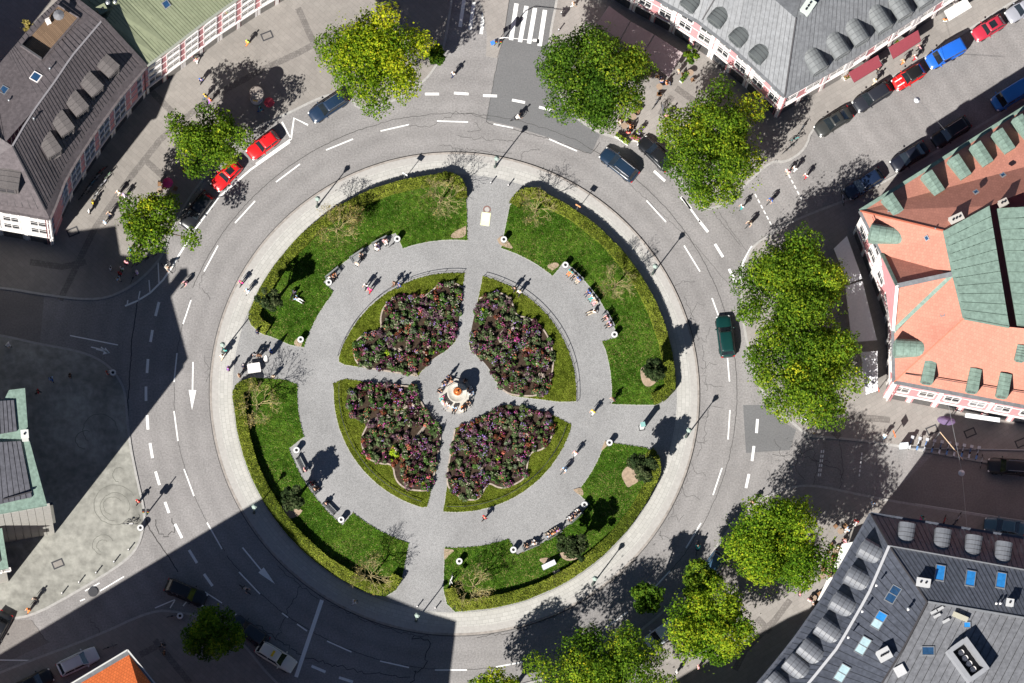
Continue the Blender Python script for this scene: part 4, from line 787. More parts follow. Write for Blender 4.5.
ZW = 13.0; gw_ = [P2(x, y, ZW) for x, y in [(-30, 533), (2, 528), (8.5, 568), (-30, 576)]]
RW, oW = building('low theatre annex with a white wall and green eaves, left edge of the sunlit plaza', [tuple(p) for p in inset(gw_, .5)], ZW-.2, mat('shaded_cream_stucco', (.34, .33, .30)), name='theatre_annex', cat='building')
roof(RW, oW, [[Vector((*p, ZW)) for p in gw_]], M_copper, 'cornice', .5); roof(RW, oW, [[Vector((*p, ZW+.2)) for p in inset(gw_, 1.1)]], M_zinc_br, 'roof', .2)
for k_ in range(2): put_window(RW, (Vector(gw_[2]).lerp(Vector(gw_[3]), .12+.22*k_).x-oW[0], Vector(gw_[2]).lerp(Vector(gw_[3]), .12+.22*k_).y-oW[1]+.45, 8.2), 0.1, 1.3, 2.4)
# ================================================================ TREES
def mats_for(kind):
    K = {'green': [(.045, .10, .012), (.085, .165, .018), (.15, .235, .022), (.27, .31, .025)],
         'yellow': [(.09, .17, .012), (.20, .28, .016), (.36, .40, .02), (.52, .46, .03)],
         'lime': [(.07, .15, .012), (.15, .25, .018), (.26, .34, .022), (.42, .41, .025)],
         'mid': [(.06, .125, .012), (.12, .205, .018), (.22, .30, .022), (.42, .41, .025)],
         'dull': [(.03, .05, .02), (.05, .075, .028), (.08, .10, .045), (.12, .14, .06)],
         'dry': [(.16, .14, .04), (.28, .23, .07), (.38, .31, .10), (.45, .36, .10)]}[kind]
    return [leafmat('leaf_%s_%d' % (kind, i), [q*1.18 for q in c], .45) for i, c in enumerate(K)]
def tree(x, y, rp, hc, kind, label, name='broadleaf_tree', yz=.62, lobes=34, dens=.78, group=None, stretch=(1, 1), yel=None):
    """(x, y) picture point of the crown's middle, rp its radius in px, hc the height of that middle"""
    c = P(x, y, hc); R = rp/9*(1.07 if name == 'broadleaf_tree' else 1.1); rng = np.random.default_rng(int(x*7+y)); root = thing(name, label, 'tree', (c.x, c.y, SWH if hc > 6.3 else LZ), 0, group)
    H = hc-root.location.z
    t = MB(); lean = Vector((rng.uniform(-.2, .2), rng.uniform(-.2, .2), 0))
    top = lean+Vector((0, 0, H*.55)); t.tube([(0, 0, 0), lean*.4+Vector((0, 0, H*.3)), top], [.045*H, .034*H, .026*H], 8)
    L = []
    for i in range(lobes):
        zf = 1-2*(i+.5)/lobes; af = i*2.399963+x; d = np.array([math.cos(af)*math.sqrt(1-zf*zf), math.sin(af)*math.sqrt(1-zf*zf), zf])+rng.normal(size=3)*.16; d[2] = d[2]*.85+.1; f = rng.uniform(.52, .84) if i % 6 else rng.uniform(.15, .45)
        lr = R*rng.uniform(.23, .36); p = Vector((d[0]*R*f*stretch[0], d[1]*R*f*stretch[1], H+d[2]*R*yz*f)); L.append((p, lr, rng.random()))
    for p, lr, _ in L[:14]: m = top.lerp(p, .5)+Vector((0, 0, -.2)); t.tube([top, m, p], [.02*H, .013*H, .005*H], 5, cap=False)
    C, Nn, Sz, Mi = [], [], [], []; ywx, ywy = rng.normal(size=2)
    for p, lr, cw in L:
        n = int(950*dens*(lr/1.7)**2*max(1, 5/R)**.8); d = rng.normal(size=(n, 3)); d /= np.linalg.norm(d, axis=1, keepdims=True)
        rr = lr*(rng.random((n, 1))**.28)*(1+.22*np.sin(d[:, :1]*5+cw*9)*np.cos(d[:, 1:2]*6+cw*5)); q = np.array(p)+d*rr*np.array([1, 1, .8]); C.append(q)
        Nn.append(d+rng.normal(size=(n, 3))*.7+np.array([0, 0, .35])); Sz.append(rng.uniform(.12, .27, n))
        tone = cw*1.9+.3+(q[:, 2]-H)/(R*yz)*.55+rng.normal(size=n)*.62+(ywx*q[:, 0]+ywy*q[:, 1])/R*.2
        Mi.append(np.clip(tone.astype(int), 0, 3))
    t.obj('trunk', M_bark, root)
    # loose sprays that break up the outline
    n = int(1500*dens*(R/6)**2); d = rng.normal(size=(n, 3)); d /= np.linalg.norm(d, axis=1, keepdims=True); q = d*np.array([R*stretch[0], R*stretch[1], R*yz])*rng.uniform(.86, 1.06, (n, 1)); q[:, 2] += H; k = (np.sin(q[:, 0]*2.1+x)+np.sin(q[:, 1]*2.3+y)+np.cos(q[:, 2]*1.9)) > .7
    C.append(q[k]); Nn.append(d[k]+rng.normal(size=(k.sum(), 3))*.6); Sz.append(rng.uniform(.12, .24, k.sum())); Mi.append(rng.integers(0, 3, k.sum()))
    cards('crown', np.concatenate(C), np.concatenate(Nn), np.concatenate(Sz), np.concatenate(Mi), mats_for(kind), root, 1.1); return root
g = 'tall street trees round the square'
tree(374, 55, 50, 10, 'yellow', 'broad street tree with the yellowest crown, beside the north zebra crossing', group=g)
tree(595, 76, 52, 8.5, 'green', 'dark green street tree right of the zebra crossing, beside the long taupe awnings', group=g, lobes=42)
tree(713, 149, 50, 8, 'mid', 'green street tree between two streets, beside the corner of the light grey roof', group=g, stretch=(1, 1.22), lobes=40)
tree(793, 285, 54, 8.5, 'mid', 'upper of the two touching street trees left of the orange roofed house', group=g, stretch=(1, .98), lobes=40)
tree(805, 368, 55, 8.5, 'mid', 'lower of the two touching street trees left of the orange roofed house', group=g, lobes=40)
tree(774, 547, 53, 10.5, 'lime', 'bright yellow-green street tree beside the white awnings, lower right', group=g, stretch=(1.02, .9), lobes=38)
tree(713, 624, 43, 10, 'lime', 'yellow-green street tree left of the white awnings, over a pale parked van', group=g, stretch=(1, 1))
tree(700, 583, 20, 7, 'green', 'small dark tree filling the gap between the two lower right street trees')
tree(647, 597, 15, 7, 'green', 'small dark green street tree at the kerb, beside the pale van')
tree(603, 680, 53, 10, 'mid', 'light green street tree at the bottom edge, right of the middle', group=g, stretch=(1.2, 1))
tree(497, 706, 33, 9, 'yellow', 'street tree whose crown tip shows at the bottom edge below the flower square', yz=.7)
tree(530, 745, 46, 9.5, 'mid', 'street tree just below the bottom edge that shades the road')
tree(207, 141, 35, 7, 'mid', 'street tree over the two red parked cars', group=g, lobes=30)
tree(149, 222, 31, 6.8, 'mid', 'small yellow-green street tree beside the crowd of parked cycles, left', group=g, lobes=28, stretch=(1, 1.08))
tree(213, 632, 29, 8, 'green', 'street tree standing in the shade with only its top sunlit, lower left', group=g, lobes=28)
tree(437, 55, 9, 2.2, 'green', 'low dark bush under the edge of the yellow tree', name='bush')
tree(28, 26, 7, 14, 'dry', 'small orange autumn tree in the dark courtyard, upper left corner', lobes=8)
tree(692, 55, 8, 3, 'green', 'dark green potted bush at the end of the taupe awnings', name='bush', lobes=10)
# park shrubs on the lawns
def shrub(x, y, rp, hc, kind, label, dens=1.3, stretch=(1, 1)):
    return tree(x, y, rp, hc, kind, label, name='park_tree', yz=1.0, lobes=22, dens=dens*.75, stretch=stretch)
shrub(654, 370, 13, 5.0, 'dull', 'small dense dark tree over a bare earth ring, right end of the upper right lawn')
shrub(643, 467, 15, 5.0, 'dull', 'small dense dark tree over a bare earth ring, lower right lawn')
shrub(573, 547, 13, 5.0, 'dull', 'small dense dull green tree beside the grey cabinet on the lawn')
shrub(292, 499, 12, 5.2, 'dull', 'small dense dark tree behind the benches of the lower left lawn')
shrub(271, 300, 11, 5.2, 'dull', 'small dense dark tree at the lower end of the upper left lawn')
def thin_tree(x, y, rp, hc, label, leafy=.5, seed=0):
    """almost bare ornamental tree: forking twigs with a few dry leaves"""
    c = P(x, y, hc); R = rp/9; rng = random.Random(int(x+y)); root = thing('bare_tree', label, 'tree', (c.x, c.y, LZ)); H = hc-LZ; t = MB(); tips = []
    def grow(p, d, L, r, k):
        q = p+d*L; m = p+d*L*.5+Vector((rng.gauss(0, .05), rng.gauss(0, .05), 0))*L; t.tube([p, m, q], [r, r*.85, r*.65], 4 if k < 2 else 3, cap=False); tips.append((m, q, k))
        if k >= 5: return
        for i in range(rng.choice([2, 3, 3])):
            nd = (d+Vector((rng.gauss(0, .55), rng.gauss(0, .55), rng.gauss(.12, .3)))).normalized(); grow(q, nd, L*rng.uniform(.66, .88), r*.70, k+1)
    t.tube([(0, 0, 0), (0, 0, H*.55)], [.10, .07], 6)
    for i in range(8):
        a = i*math.pi/4+rng.uniform(-.4, .4); grow(Vector((0, 0, H*rng.uniform(.4, .58))), Vector((math.cos(a)*.85, math.sin(a)*.85, .75)).normalized(), R*.40, .042, 1)
    t.obj('trunk', M_twig, root); P_ = []
    for m, q, k in tips:
        if k >= 2: P_ += [q]*int(rng.random()*2.2*leafy+.3)
    n = len(P_); A = np.array([tuple(p) for p in P_])+RNG.normal(size=(n, 3))*.12
    cards('crown', A, RNG.normal(size=(n, 3)), RNG.uniform(.07, .14, n), RNG.integers(0, 4, n), mats_for('dry'), root)
thin_tree(337, 224, 21, 5.0, 'half bare tree with yellow twigs on the left part of the upper left lawn', 1.2)
thin_tree(356, 214, 12, 4.0, 'thin bushy tree against the hedge of the upper left lawn', 1.2)
thin_tree(441, 194, 21, 5.0, 'half bare tree at the right end of the upper left lawn')
thin_tree(537, 205, 19, 4.6, 'half bare tree near the top end of the upper right lawn')
thin_tree(617, 280, 20, 5.4, 'half bare tree beside the hedge, right of the upper right benches')
thin_tree(257, 402, 23, 5.2, 'half bare tree with dry leaves at the top of the lower left lawn', 1.0)
thin_tree(372, 572, 20, 5.4, 'half bare tree at the bottom end of the lower left lawn')
thin_tree(474, 583, 19, 4.6, 'half bare tree at the left end of the lower right lawn')
# ================================================================ VEHICLES
M_tyre = plain(.02, .02, .02, .9); M_rim = plain(.45, .45, .47, .3, .8); M_carglass = mat('car_glass', (.015, .02, .025), .05, .2, 1, spec=1.0); M_lampw = plain(.85, .85, .82, .2); M_lampr = plain(.5, .02, .02, .3)
def paint(c, metal=.0): return mat('paint_%d_%d_%d' % tuple(int(q*999) for q in c), c, .3, .03, 1, metal=metal, spec=.5, coat=.5 if max(c) > .05 else .15)
def loft(st, sec, m=0):
    """st: (x, halfwidth, ztop, zbelly)"""
    mb = MB(); k = len(sec); V = []
    for x, hw, zt, zb in st: V += [(x, hw*a, zb+(zt-zb)*b) for a, b in sec]
    return mb.add(V, [(i*k+j, i*k+(j+1) % k, (i+1)*k+(j+1) % k, (i+1)*k+j) for i in range(len(st)-1) for j in range(k)]+[tuple(reversed(range(k))), tuple(range((len(st)-1)*k, len(st)*k))], m)
SEC = [(.86, 0), (.97, .2), (1, .5), (.98, .78), (.88, .95), (.5, 1.0), (0, 1.02), (-.5, 1.0), (-.88, .95), (-.98, .78), (-1, .5), (-.97, .2), (-.86, 0)]
CARS = {'hatch': dict(L=3.9, W=1.72, H=1.46, ws=(.62, .1), rs=(-1.85, -1.45)), 'wagon': dict(L=4.7, W=1.82, H=1.48, ws=(1.0, .35), rs=(-2.2, -1.75)), 'saloon': dict(L=4.5, W=1.80, H=1.42, ws=(.95, .25), rs=(-1.75, -1.0)), 'van': dict(L=4.6, W=1.85, H=1.85, ws=(1.35, .75), rs=(-2.22, -2.1)), 'transporter': dict(L=5.2, W=1.95, H=2.1, ws=(1.9, 1.3), rs=(-2.52, -2.45))}
def car(kind, x, y, x2, y2, c, label, roofc=None, name='parked_car', cat='car', glassroof=False, rails=False, sign=False, stripes=None):
    """front centre (x, y) and rear centre (x2, y2) of the roof-height outline in the picture"""
    k = CARS[kind]; a = P(x, y, .7); b = P(x2, y2, .7); d = a-b; L = k['L']; hl = L/2; hw = k['W']/2; mid = (a+b)/2; bz = .9 if kind != 'transporter' else 1.15
    r = thing(name, label, cat, (mid.x, mid.y, .006), math.atan2(d.y, d.x)); pm = paint(c)
    st = [(-hl, hw*.78, bz-.12, .38), (-hl+.12, hw*.9, bz+.02, .24), (-hl+.6, hw*.99, bz+.06, .2), (-hl*.3, hw, bz+.05, .2), (hl*.25, hw, bz+.03, .2), (hl-.95, hw*.98, bz-.03, .2), (hl-.4, hw*.93, bz-.12, .22), (hl-.1, hw*.8, bz-.25, .27), (hl, hw*.62, bz-.35, .36)]
    loft(st, SEC).obj('body', pm, r, True)
    w0, w1 = k['ws']; r0, r1 = k['rs']; zr = k['H']; b0 = hw*.90; t0 = hw*.70 if kind not in ('van', 'transporter') else hw*.80; zb = bz-.02
    q = [(w0, b0*.93, zb), (w1, t0, zr-.07), (r1, t0*.96, zr-.07), (r0, b0*.9, zb)]
    def pane(nm, vs, m=M_carglass):
        mb = MB(); cn = sum((Vector(v) for v in vs), Vector())/len(vs); ctr = Vector((0, 0, .8)); n = (Vector(vs[1])-Vector(vs[0])).cross(Vector(vs[2])-Vector(vs[0])); vs = vs if n.dot(cn-ctr) > 0 else vs[::-1]
        nn = (Vector(vs[1])-Vector(vs[0])).cross(Vector(vs[2])-Vector(vs[0])).normalized()*.04; kk = len(vs)
        mb.add([Vector(v) for v in vs]+[Vector(v)-nn for v in vs], [tuple(range(kk)), tuple(reversed(range(kk, 2*kk)))]+[(j, kk+j, kk+(j+1) % kk, (j+1) % kk) for j in range(kk)]); return mb.obj(nm, m, r)
    pane('windscreen', [(w0, -q[0][1], zb), (w0, q[0][1], zb), (w1, t0*.97, zr-.06), (w1, -t0*.97, zr-.06)])
    pane('rear_window', [(r0, -q[3][1], zb), (r0, q[3][1], zb), (r1, t0*.93, zr-.06), (r1, -t0*.93, zr-.06)], M_carglass if kind != 'transporter' else pm)
    for s in (-1, 1):
        xm = (w1+r1)/2
        if kind == 'transporter': pane('side_window', [(w0-.15, s*b0*.95, zb+.02), (w1, s*t0, zr-.1), (w1-.9, s*t0, zr-.1), (w1-.9, s*b0*.97, zb+.02)]); pane('side_panel', [(w1-.92, s*b0*.97, zb+.02), (w1-.92, s*t0, zr-.07), (r1, s*t0*.96, zr-.07), (r0, s*b0*.93, zb+.02)], pm)
        else: pane('side_window', [(w0, s*b0*.95, zb+.02), (w1, s*t0, zr-.1), (r1, s*t0*.96, zr-.1), (r0, s*b0*.93, zb+.02)])
    pl_ = MB()
    for s in (-1, 1):
        MB().tube([(w0+.02, s*b0*.95, zb), (w1, s*t0, zr-.07)], .045, 4).obj('pillar', pm, r); MB().tube([(r0, s*b0*.92, zb), (r1, s*t0*.95, zr-.07)], .06, 4).obj('pillar', pm, r); MB().tube([((w1+r1)/2, s*b0*.98, zb), ((w1+r1)/2, s*t0*1.01, zr-.07)], .035, 4).obj('pillar', pm, r)
    rf = loft([(r1-.12, t0*.86, zr-.05, zr-.13), (r1+.1, t0*1.0, zr-.01, zr-.13), ((w1+r1)/2, t0*1.04, zr+.03, zr-.12), (w1-.15, t0*1.0, zr-.02, zr-.13), (w1+.06, t0*.92, zr-.07, zr-.14)], SEC).obj('roof', paint(roofc) if roofc else pm, r, True)
    if glassroof: MB().box(((w1+r1)/2+.15, 0, zr+.035), (abs(w1-r1)*.5, t0*1.3, .02)).obj('sunroof', M_carglass, rf)
    if rails:
        for s in (-1, 1): MB().tube([(r1, s*t0*.9, zr+.05), (w1-.2, s*t0*.9, zr+.05)], .03, 5).obj('roof_rail', M_rim, r)
    if sign:
        MB().box(((w1+r1)/2+.3, 0, zr+.12), (.25, .7, .16)).obj('roof_sign', plain(.75, .5, .03), r)
    if stripes:
        for s in (-1, 1): MB().box((hl-.75, s*.3, bz-.05), (.9, .12, .03), 0, 0, Matrix.Rotation(.10, 3, 'Y')).obj('bonnet_stripe', paint(stripes), r)
    MB().box((hl-.02, 0, .42), (.12, hw*1.3, .14)).obj('bumper', M_dk, r); MB().box((-hl+.02, 0, .42), (.12, hw*1.5, .16)).obj('bumper', M_dk, r)
    for s in (-1, 1):
        MB().ell((hl-.16, s*hw*.70, bz-.33), (.16, .15, .09), 8).obj('headlight', M_lampw, r, True); MB().box((-hl+.02, s*hw*.72, bz-.2), (.1, .24, .2)).obj('taillight', M_lampr, r); MB().ell((w0-.2, s*(hw+.1), bz+.06), (.09, .13, .08), 8).obj('wing_mirror', pm, r, True)
    for xx in (hl-.8, -hl+.8):
        for s in (-1, 1):
            wv = MB(); M = [(.2, -.1), (.31, -.1), (.33, -.06), (.33, .06), (.31, .1), (.2, .1)]; V = []
            for j in range(16):
                t = 2*math.pi*j/16; V += [(xx+rr*math.cos(t), s*(hw-.1)+yy, .33+rr*math.sin(t)) for rr, yy in M]
            wv.add(V, [(j*6+i, j*6+(i+1) % 6, ((j+1) % 16)*6+(i+1) % 6, ((j+1) % 16)*6+i) for j in range(16) for i in range(6)]); w_ = wv.obj('wheel', M_tyre, r)
            V = [(xx+.21*math.cos(2*math.pi*j/12), s*(hw-.1)+e, .33+.21*math.sin(2*math.pi*j/12)) for e in (-.07, .07) for j in range(12)]
            MB().add(V, [tuple(range(12)), tuple(reversed(range(12, 24)))]+[(j, (j+1) % 12, 12+(j+1) % 12, 12+j) for j in range(12)]).obj('rim', M_rim, w_)
    return r
K_ = (.012, .013, .016)
car('wagon', 311, 118, 346, 95, (.012, .028, .06), 'dark blue estate car parked beside the yellow tree, top left of the ring', rails=True)
car('hatch', 247, 157, 279, 133, (.62, .012, .015), 'red car parked between the dark blue estate and another red car')
car('hatch', 213, 189, 240, 162, (.62, .012, .015), 'red car parked partly under the tree, ahead of a black car', glassroof=True)
car('wagon', 183, 229, 211, 192, K_, 'black car parked ahead of the red cars on the left kerb')
car('wagon', 723, 316, 728, 356, (.004, .035, .032), 'dark green car driving up the right side of the roundabout', name='moving_car')
car('wagon', 602, 151, 636, 178, (.012, .028, .055), 'dark blue estate car driving round the top right of the roundabout', name='moving_car', rails=True)
car('saloon', 643, 141, 668, 166, K_, 'black car parked half under the tree, beside the flower boxes')
car('saloon', 815, 133, 852, 110, (.035, .037, .035), 'black car parked lowest in the row outside the light grey roofed house', glassroof=True)
car('wagon', 856, 107, 889, 86, (.02, .022, .03), 'dark car parked behind the small red car with the black roof')
car('hatch', 892, 87, 925, 67, (.62, .012, .012), 'small red car with a black roof and white bonnet stripes', roofc=(.012, .012, .012), stripes=(.75, .75, .72))
car('van', 927, 64, 964, 44, (.015, .12, .55), 'bright blue van parked in front of the small red car')
car('hatch', 972, 38, 1005, 18, (.42, .025, .05), 'wine red car parked beyond the blue van', glassroof=True)
car('saloon', 1006, 19, 1042, -4, (.28, .29, .33), 'silver grey car at the upper right edge of the picture')
car('wagon', 934, 143, 968, 121, K_, 'black car with silver rails parked in the shade by the orange house', rails=True)
car('saloon', 891, 168, 928, 145, (.01, .012, .022), 'dark blue-black car parked between two others beside the orange house')
car('wagon', 846, 195, 882, 172, (.01, .02, .05), 'dark blue car parked at the corner beside the orange house')
car('transporter', 990, 108, 1036, 80, (.02, .2, .6), 'blue delivery van parked in shade at the right edge', name='delivery_van', cat='van')
car('wagon', 988, 465, 1030, 468, K_, 'black estate car in the shaded street at the right edge', rails=True)
car('saloon', 985, 524, 1024, 529, (.05, .12, .17), 'grey-blue car in the shade above the slate roofed house')
car('wagon', 98, 652, 58, 671, (.6, .62, .65), 'white estate car parked beside the bright orange roof', rails=True)
car('saloon', 52, 674, 15, 692, K_, 'dark car parked behind the white estate, bottom left')
car('wagon', 204, 600, 168, 585, K_, 'black car in the shade at the lower left corner kerb')
car('wagon', 295, 668, 257, 645, (.72, .68, .58), 'cream taxi with a yellow roof sign, bottom left', sign=True, name='taxi')
car('van', 648, 644, 680, 622, (.62, .66, .72), 'pale van parked under the yellow-green tree, lower right', name='parked_van', cat='van')
car('wagon', 700, 585, 720, 556, (.05, .11, .18), 'dark blue car parked in tree shade at the lower right kerb', rails=True)
car('saloon', -8, 640, 2, 622, K_, 'dark car cut by the left edge of the picture')
car('wagon', 236, 622, 262, 640, (.02, .03, .04), 'dark car parked in shade under the lower left tree')
# ================================================================ PEOPLE
_pm = {}
def skin(name, V, E, R, sub=1):
    me = bpy.data.meshes.new('tmp'); me.from_pydata([Vector(v) for v in V], E, []); o = bpy.data.objects.new('tmp', me); COL.objects.link(o)
    s = o.modifiers.new('s', 'SKIN'); sv = me.skin_vertices[0].data
    for i, r in enumerate(R): sv[i].radius = (r, r) if not isinstance(r, tuple) else r
    sv[0].use_root = True
    if sub: u = o.modifiers.new('u', 'SUBSURF'); u.levels = sub; u.render_levels = sub
    dg = bpy.context.evaluated_depsgraph_get(); dg.update(); m2 = bpy.data.meshes.new_from_object(o.evaluated_get(dg)); m2.name = name
    for p in m2.polygons: p.use_smooth = True
    bpy.data.objects.remove(o); m2.materials.clear(); m2.materials.append(M_skin); return m2
def pose(kind):
    """joints: pelvis, chest, neck, head, shoulders, elbows, hands, hips, knees, ankles, toes; the person faces +X"""
    if kind == 'stand': pel = (0, 0, .93); ch = (0, 0, 1.3); nk = (.0, 0, 1.48); hd = (.03, 0, 1.62); arms = [((0, s*.19, 1.38), (.02, s*.25, 1.1), (.1, s*.25, .86)) for s in (1, -1)]; legs = [((0, s*.09, .88), (.02, s*.1, .48), (0, s*.11, .08), (.16, s*.13, .04)) for s in (1, -1)]
    elif kind == 'walk': pel = (0, 0, .92); ch = (.03, 0, 1.3); nk = (.05, 0, 1.47); hd = (.09, 0, 1.61); arms = [((.03, s*.19, 1.38), (.03-s*.12, s*.25, 1.12), (.1-s*.22, s*.24, .9)) for s in (1, -1)]; legs = [((0, s*.09, .88), (.05+s*.17, s*.1, .5), (s*.3-.03, s*.1, .09), (s*.3+.13, s*.11, .04)) for s in (1, -1)]
    elif kind == 'sit': pel = (0, 0, .5); ch = (-.04, 0, .88); nk = (0, 0, 1.05); hd = (.05, 0, 1.19); arms = [((-.02, s*.19, .96), (.08, s*.25, .7), (.32, s*.16, .6)) for s in (1, -1)]; legs = [((.02, s*.09, .5), (.44, s*.12, .52), (.46, s*.12, .09), (.62, s*.14, .05)) for s in (1, -1)]
    elif kind == 'ground': pel = (0, 0, .14); ch = (-.12, 0, .5); nk = (-.1, 0, .66); hd = (-.04, 0, .8); arms = [((-.12, s*.19, .58), (-.3, s*.25, .32), (-.36, s*.26, .06)) for s in (1, -1)]; legs = [((.03, s*.09, .13), (.42, s*.14, .3), (.8, s*.14, .08), (.9, s*.15, .17)) for s in (1, -1)]
    else: pel = (-.18, 0, .98); ch = (.08, 0, 1.28); nk = (.2, 0, 1.42); hd = (.28, 0, 1.54); arms = [((.1, s*.19, 1.34), (.28, s*.27, 1.14), (.46, s*.26, 1.03)) for s in (1, -1)]; legs = [((-.15, s*.09, .94), (.2, s*.11, .72 if s > 0 else .56), (.02, s*.12, .42 if s > 0 else .22), (.18, s*.13, .38 if s > 0 else .16)) for s in (1, -1)]
    return pel, ch, nk, hd, arms, legs
def person_meshes(kind):
    if kind in _pm: return _pm[kind]
    pel, ch, nk, hd, arms, legs = pose(kind); V = [pel, ch, nk, hd, (hd[0], 0, hd[2]+.09)]; E = [(0, 1), (1, 2), (2, 3), (3, 4)]; R = [(.15, .11), (.16, .11), .055, .095, .07]
    def chain(at, pts, rs):
        j = at
        for p, r in zip(pts, rs): V.append(p); R.append(r); E.append((j, len(V)-1)); j = len(V)-1
    for a in arms: h = Vector(a[2]); e = Vector(a[1]); chain(1, [*a, tuple(h+(h-e).normalized()*.09)], [.06, .046, .034, .03])
    for l in legs: chain(0, l, [.09, .062, .04, .035])
    V.append((hd[0]+.11, 0, hd[2]-.01)); R.append(.018); E.append((3, len(V)-1))
    body = skin('body', V, E, R)
    def grp(V, E, R, nm): return skin(nm, V, E, R)
    V = [ch, (pel[0], 0, pel[2]+.02), (nk[0], 0, nk[2]-.06)]; E = [(0, 1), (0, 2)]; R = [(.19, .14), (.17, .13), .09]
    for a in arms: j = len(V); V += [a[0], tuple(Vector(a[0]).lerp(Vector(a[1]), .95))]; R += [.078, .064]; E += [(0, j), (j, j+1)]
    shirt = grp(V, E, R, 'shirt'); V = [pel]; E = []; R = [(.17, .125)]
    for l in legs: j = len(V); V += [l[0], l[1], tuple(Vector(l[1]).lerp(Vector(l[2]), .92))]; R += [.108, .082, .062]; E += [(0, j), (j, j+1), (j+1, j+2)]
    tr = grp(V, E, R, 'trousers')
    hair = MB().ell((hd[0]-.025, 0, hd[2]+.06), (.115, .1, .12), 10).mesh('hair', M_black, True)
    sh = MB()
    for l in legs: d = Vector(l[3])-Vector(l[2]); c = Vector(l[2]).lerp(Vector(l[3]), .45); sh.ell((c.x, c.y, max(c.z, .05)), (.15, .055, .055), 8)
    shoes = sh.mesh('shoes', M_dk, True); _pm[kind] = (body, shirt, tr, hair, shoes); return _pm[kind]
CL = dict(white=(.75, .75, .74), black=(.015, .015, .018), blue=(.04, .12, .42), navy=(.02, .03, .08), red=(.55, .02, .03), magenta=(.75, .04, .30), pink=(.75, .35, .40), teal=(.03, .35, .33), green=(.08, .4, .08), lime=(.4, .65, .05), yellow=(.75, .55, .03), orange=(.8, .22, .05), purple=(.33, .12, .5), lilac=(.5, .38, .65), grey=(.25, .25, .26), brown=(.14, .07, .04), beige=(.5, .42, .32), lightblue=(.35, .52, .72), denim=(.07, .10, .18))
HAIR = dict(dark=(.02, .014, .01), brown=(.09, .045, .02), blond=(.42, .29, .12), grey=(.35, .34, .33), white=(.75, .73, .7))
def person(x, y, ang, kind, top, legs_, label, hair='dark', z=None, up=0.0, name='person', group=None):
    """feet at picture point; ang: facing, degrees ccw from right"""
    zz = (GZ if z is None else z)+up; p = P(x, y, zz); r = thing(name, label, 'person', p, math.radians(ang), group); m = person_meshes(kind)
    for me, c in zip(m, (None, CL[top], CL[legs_], HAIR[hair], (.04, .035, .03))):
        o = link(me.name.split('.')[0], me, r)
        if c: setm(o, 0, plain(*c, .85))
    s = random.uniform(.95, 1.05); r.scale = (s, s, s); return r
_bm = {}
def bike_meshes():
    if _bm: return _bm
    def wheel(x):
        mb = MB(); V = []
        for j in range(20):
            t = 2*math.pi*j/20
            for k in range(4): a = k*math.pi/2; V.append((x+(.33+.022*math.cos(a))*math.cos(t), .022*math.sin(a), .345+(.33+.022*math.cos(a))*math.sin(t)))
        mb.add(V, [(j*4+k, j*4+(k+1) % 4, ((j+1) % 20)*4+(k+1) % 4, ((j+1) % 20)*4+k) for j in range(20) for k in range(4)])
        for j in range(8): t = math.pi*j/4; mb.tube([(x, 0, .345), (x+.32*math.cos(t), 0, .345+.32*math.sin(t))], .006, 3)
        return mb.mesh('wheel', M_tyre)
    _bm['wheel'] = wheel(-.52); _bm['wheel2'] = wheel(.52); f = MB()
    for a, b in [((-.52, 0, .345), (-.1, 0, .3)), ((-.1, 0, .3), (-.22, 0, .85)), ((-.22, 0, .8), (.33, 0, .85)), ((-.1, 0, .3), (.36, 0, .75)), ((-.52, 0, .345), (-.22, 0, .78)), ((.33, 0, .95), (.52, 0, .345))]: f.tube([a, b], .035, 6)
    _bm['frame'] = f.mesh('frame', M_metal); _bm['handlebar'] = MB().tube([(.22, .28, 1.0), (.34, .12, 1.03), (.34, -.12, 1.03), (.22, -.28, 1.0)], .02, 6).mesh('handlebar', M_dk); _bm['saddle'] = MB().ell((-.24, 0, .92), (.15, .09, .04), 8).mesh('saddle', M_black, True); _bm['mudguard'] = MB().box((-.55, 0, .70), (.35, .06, .02)).mesh('carrier', M_dk); return _bm
def bike(x, y, ang, c, label, z=None, group=None, lean=.0):
    zz = SWH if z is None else z; r = thing('bicycle', label, 'bicycle', P(x, y, zz), math.radians(ang), group); r.rotation_euler = (lean, 0, math.radians(ang))
    for k, me in bike_meshes().items():
        o = link(me.name.split('.')[0], me, r)
        if k == 'frame': setm(o, 0, plain(*c, .4))
    return r
def cyclist(x, y, ang, top, legs_, label, hair='dark', z=.006, c=(.1, .1, .12)):
    person(x, y, ang, 'ride', top, legs_, label, hair, z=z); bike(x, y, ang, c, label.replace('person', 'bicycle under the person', 1) if False else 'bicycle ridden by the '+label.split(' person')[0]+' person '+' '.join(label.split(' person')[1].split()[:8]), z=z)
G_ = GZ
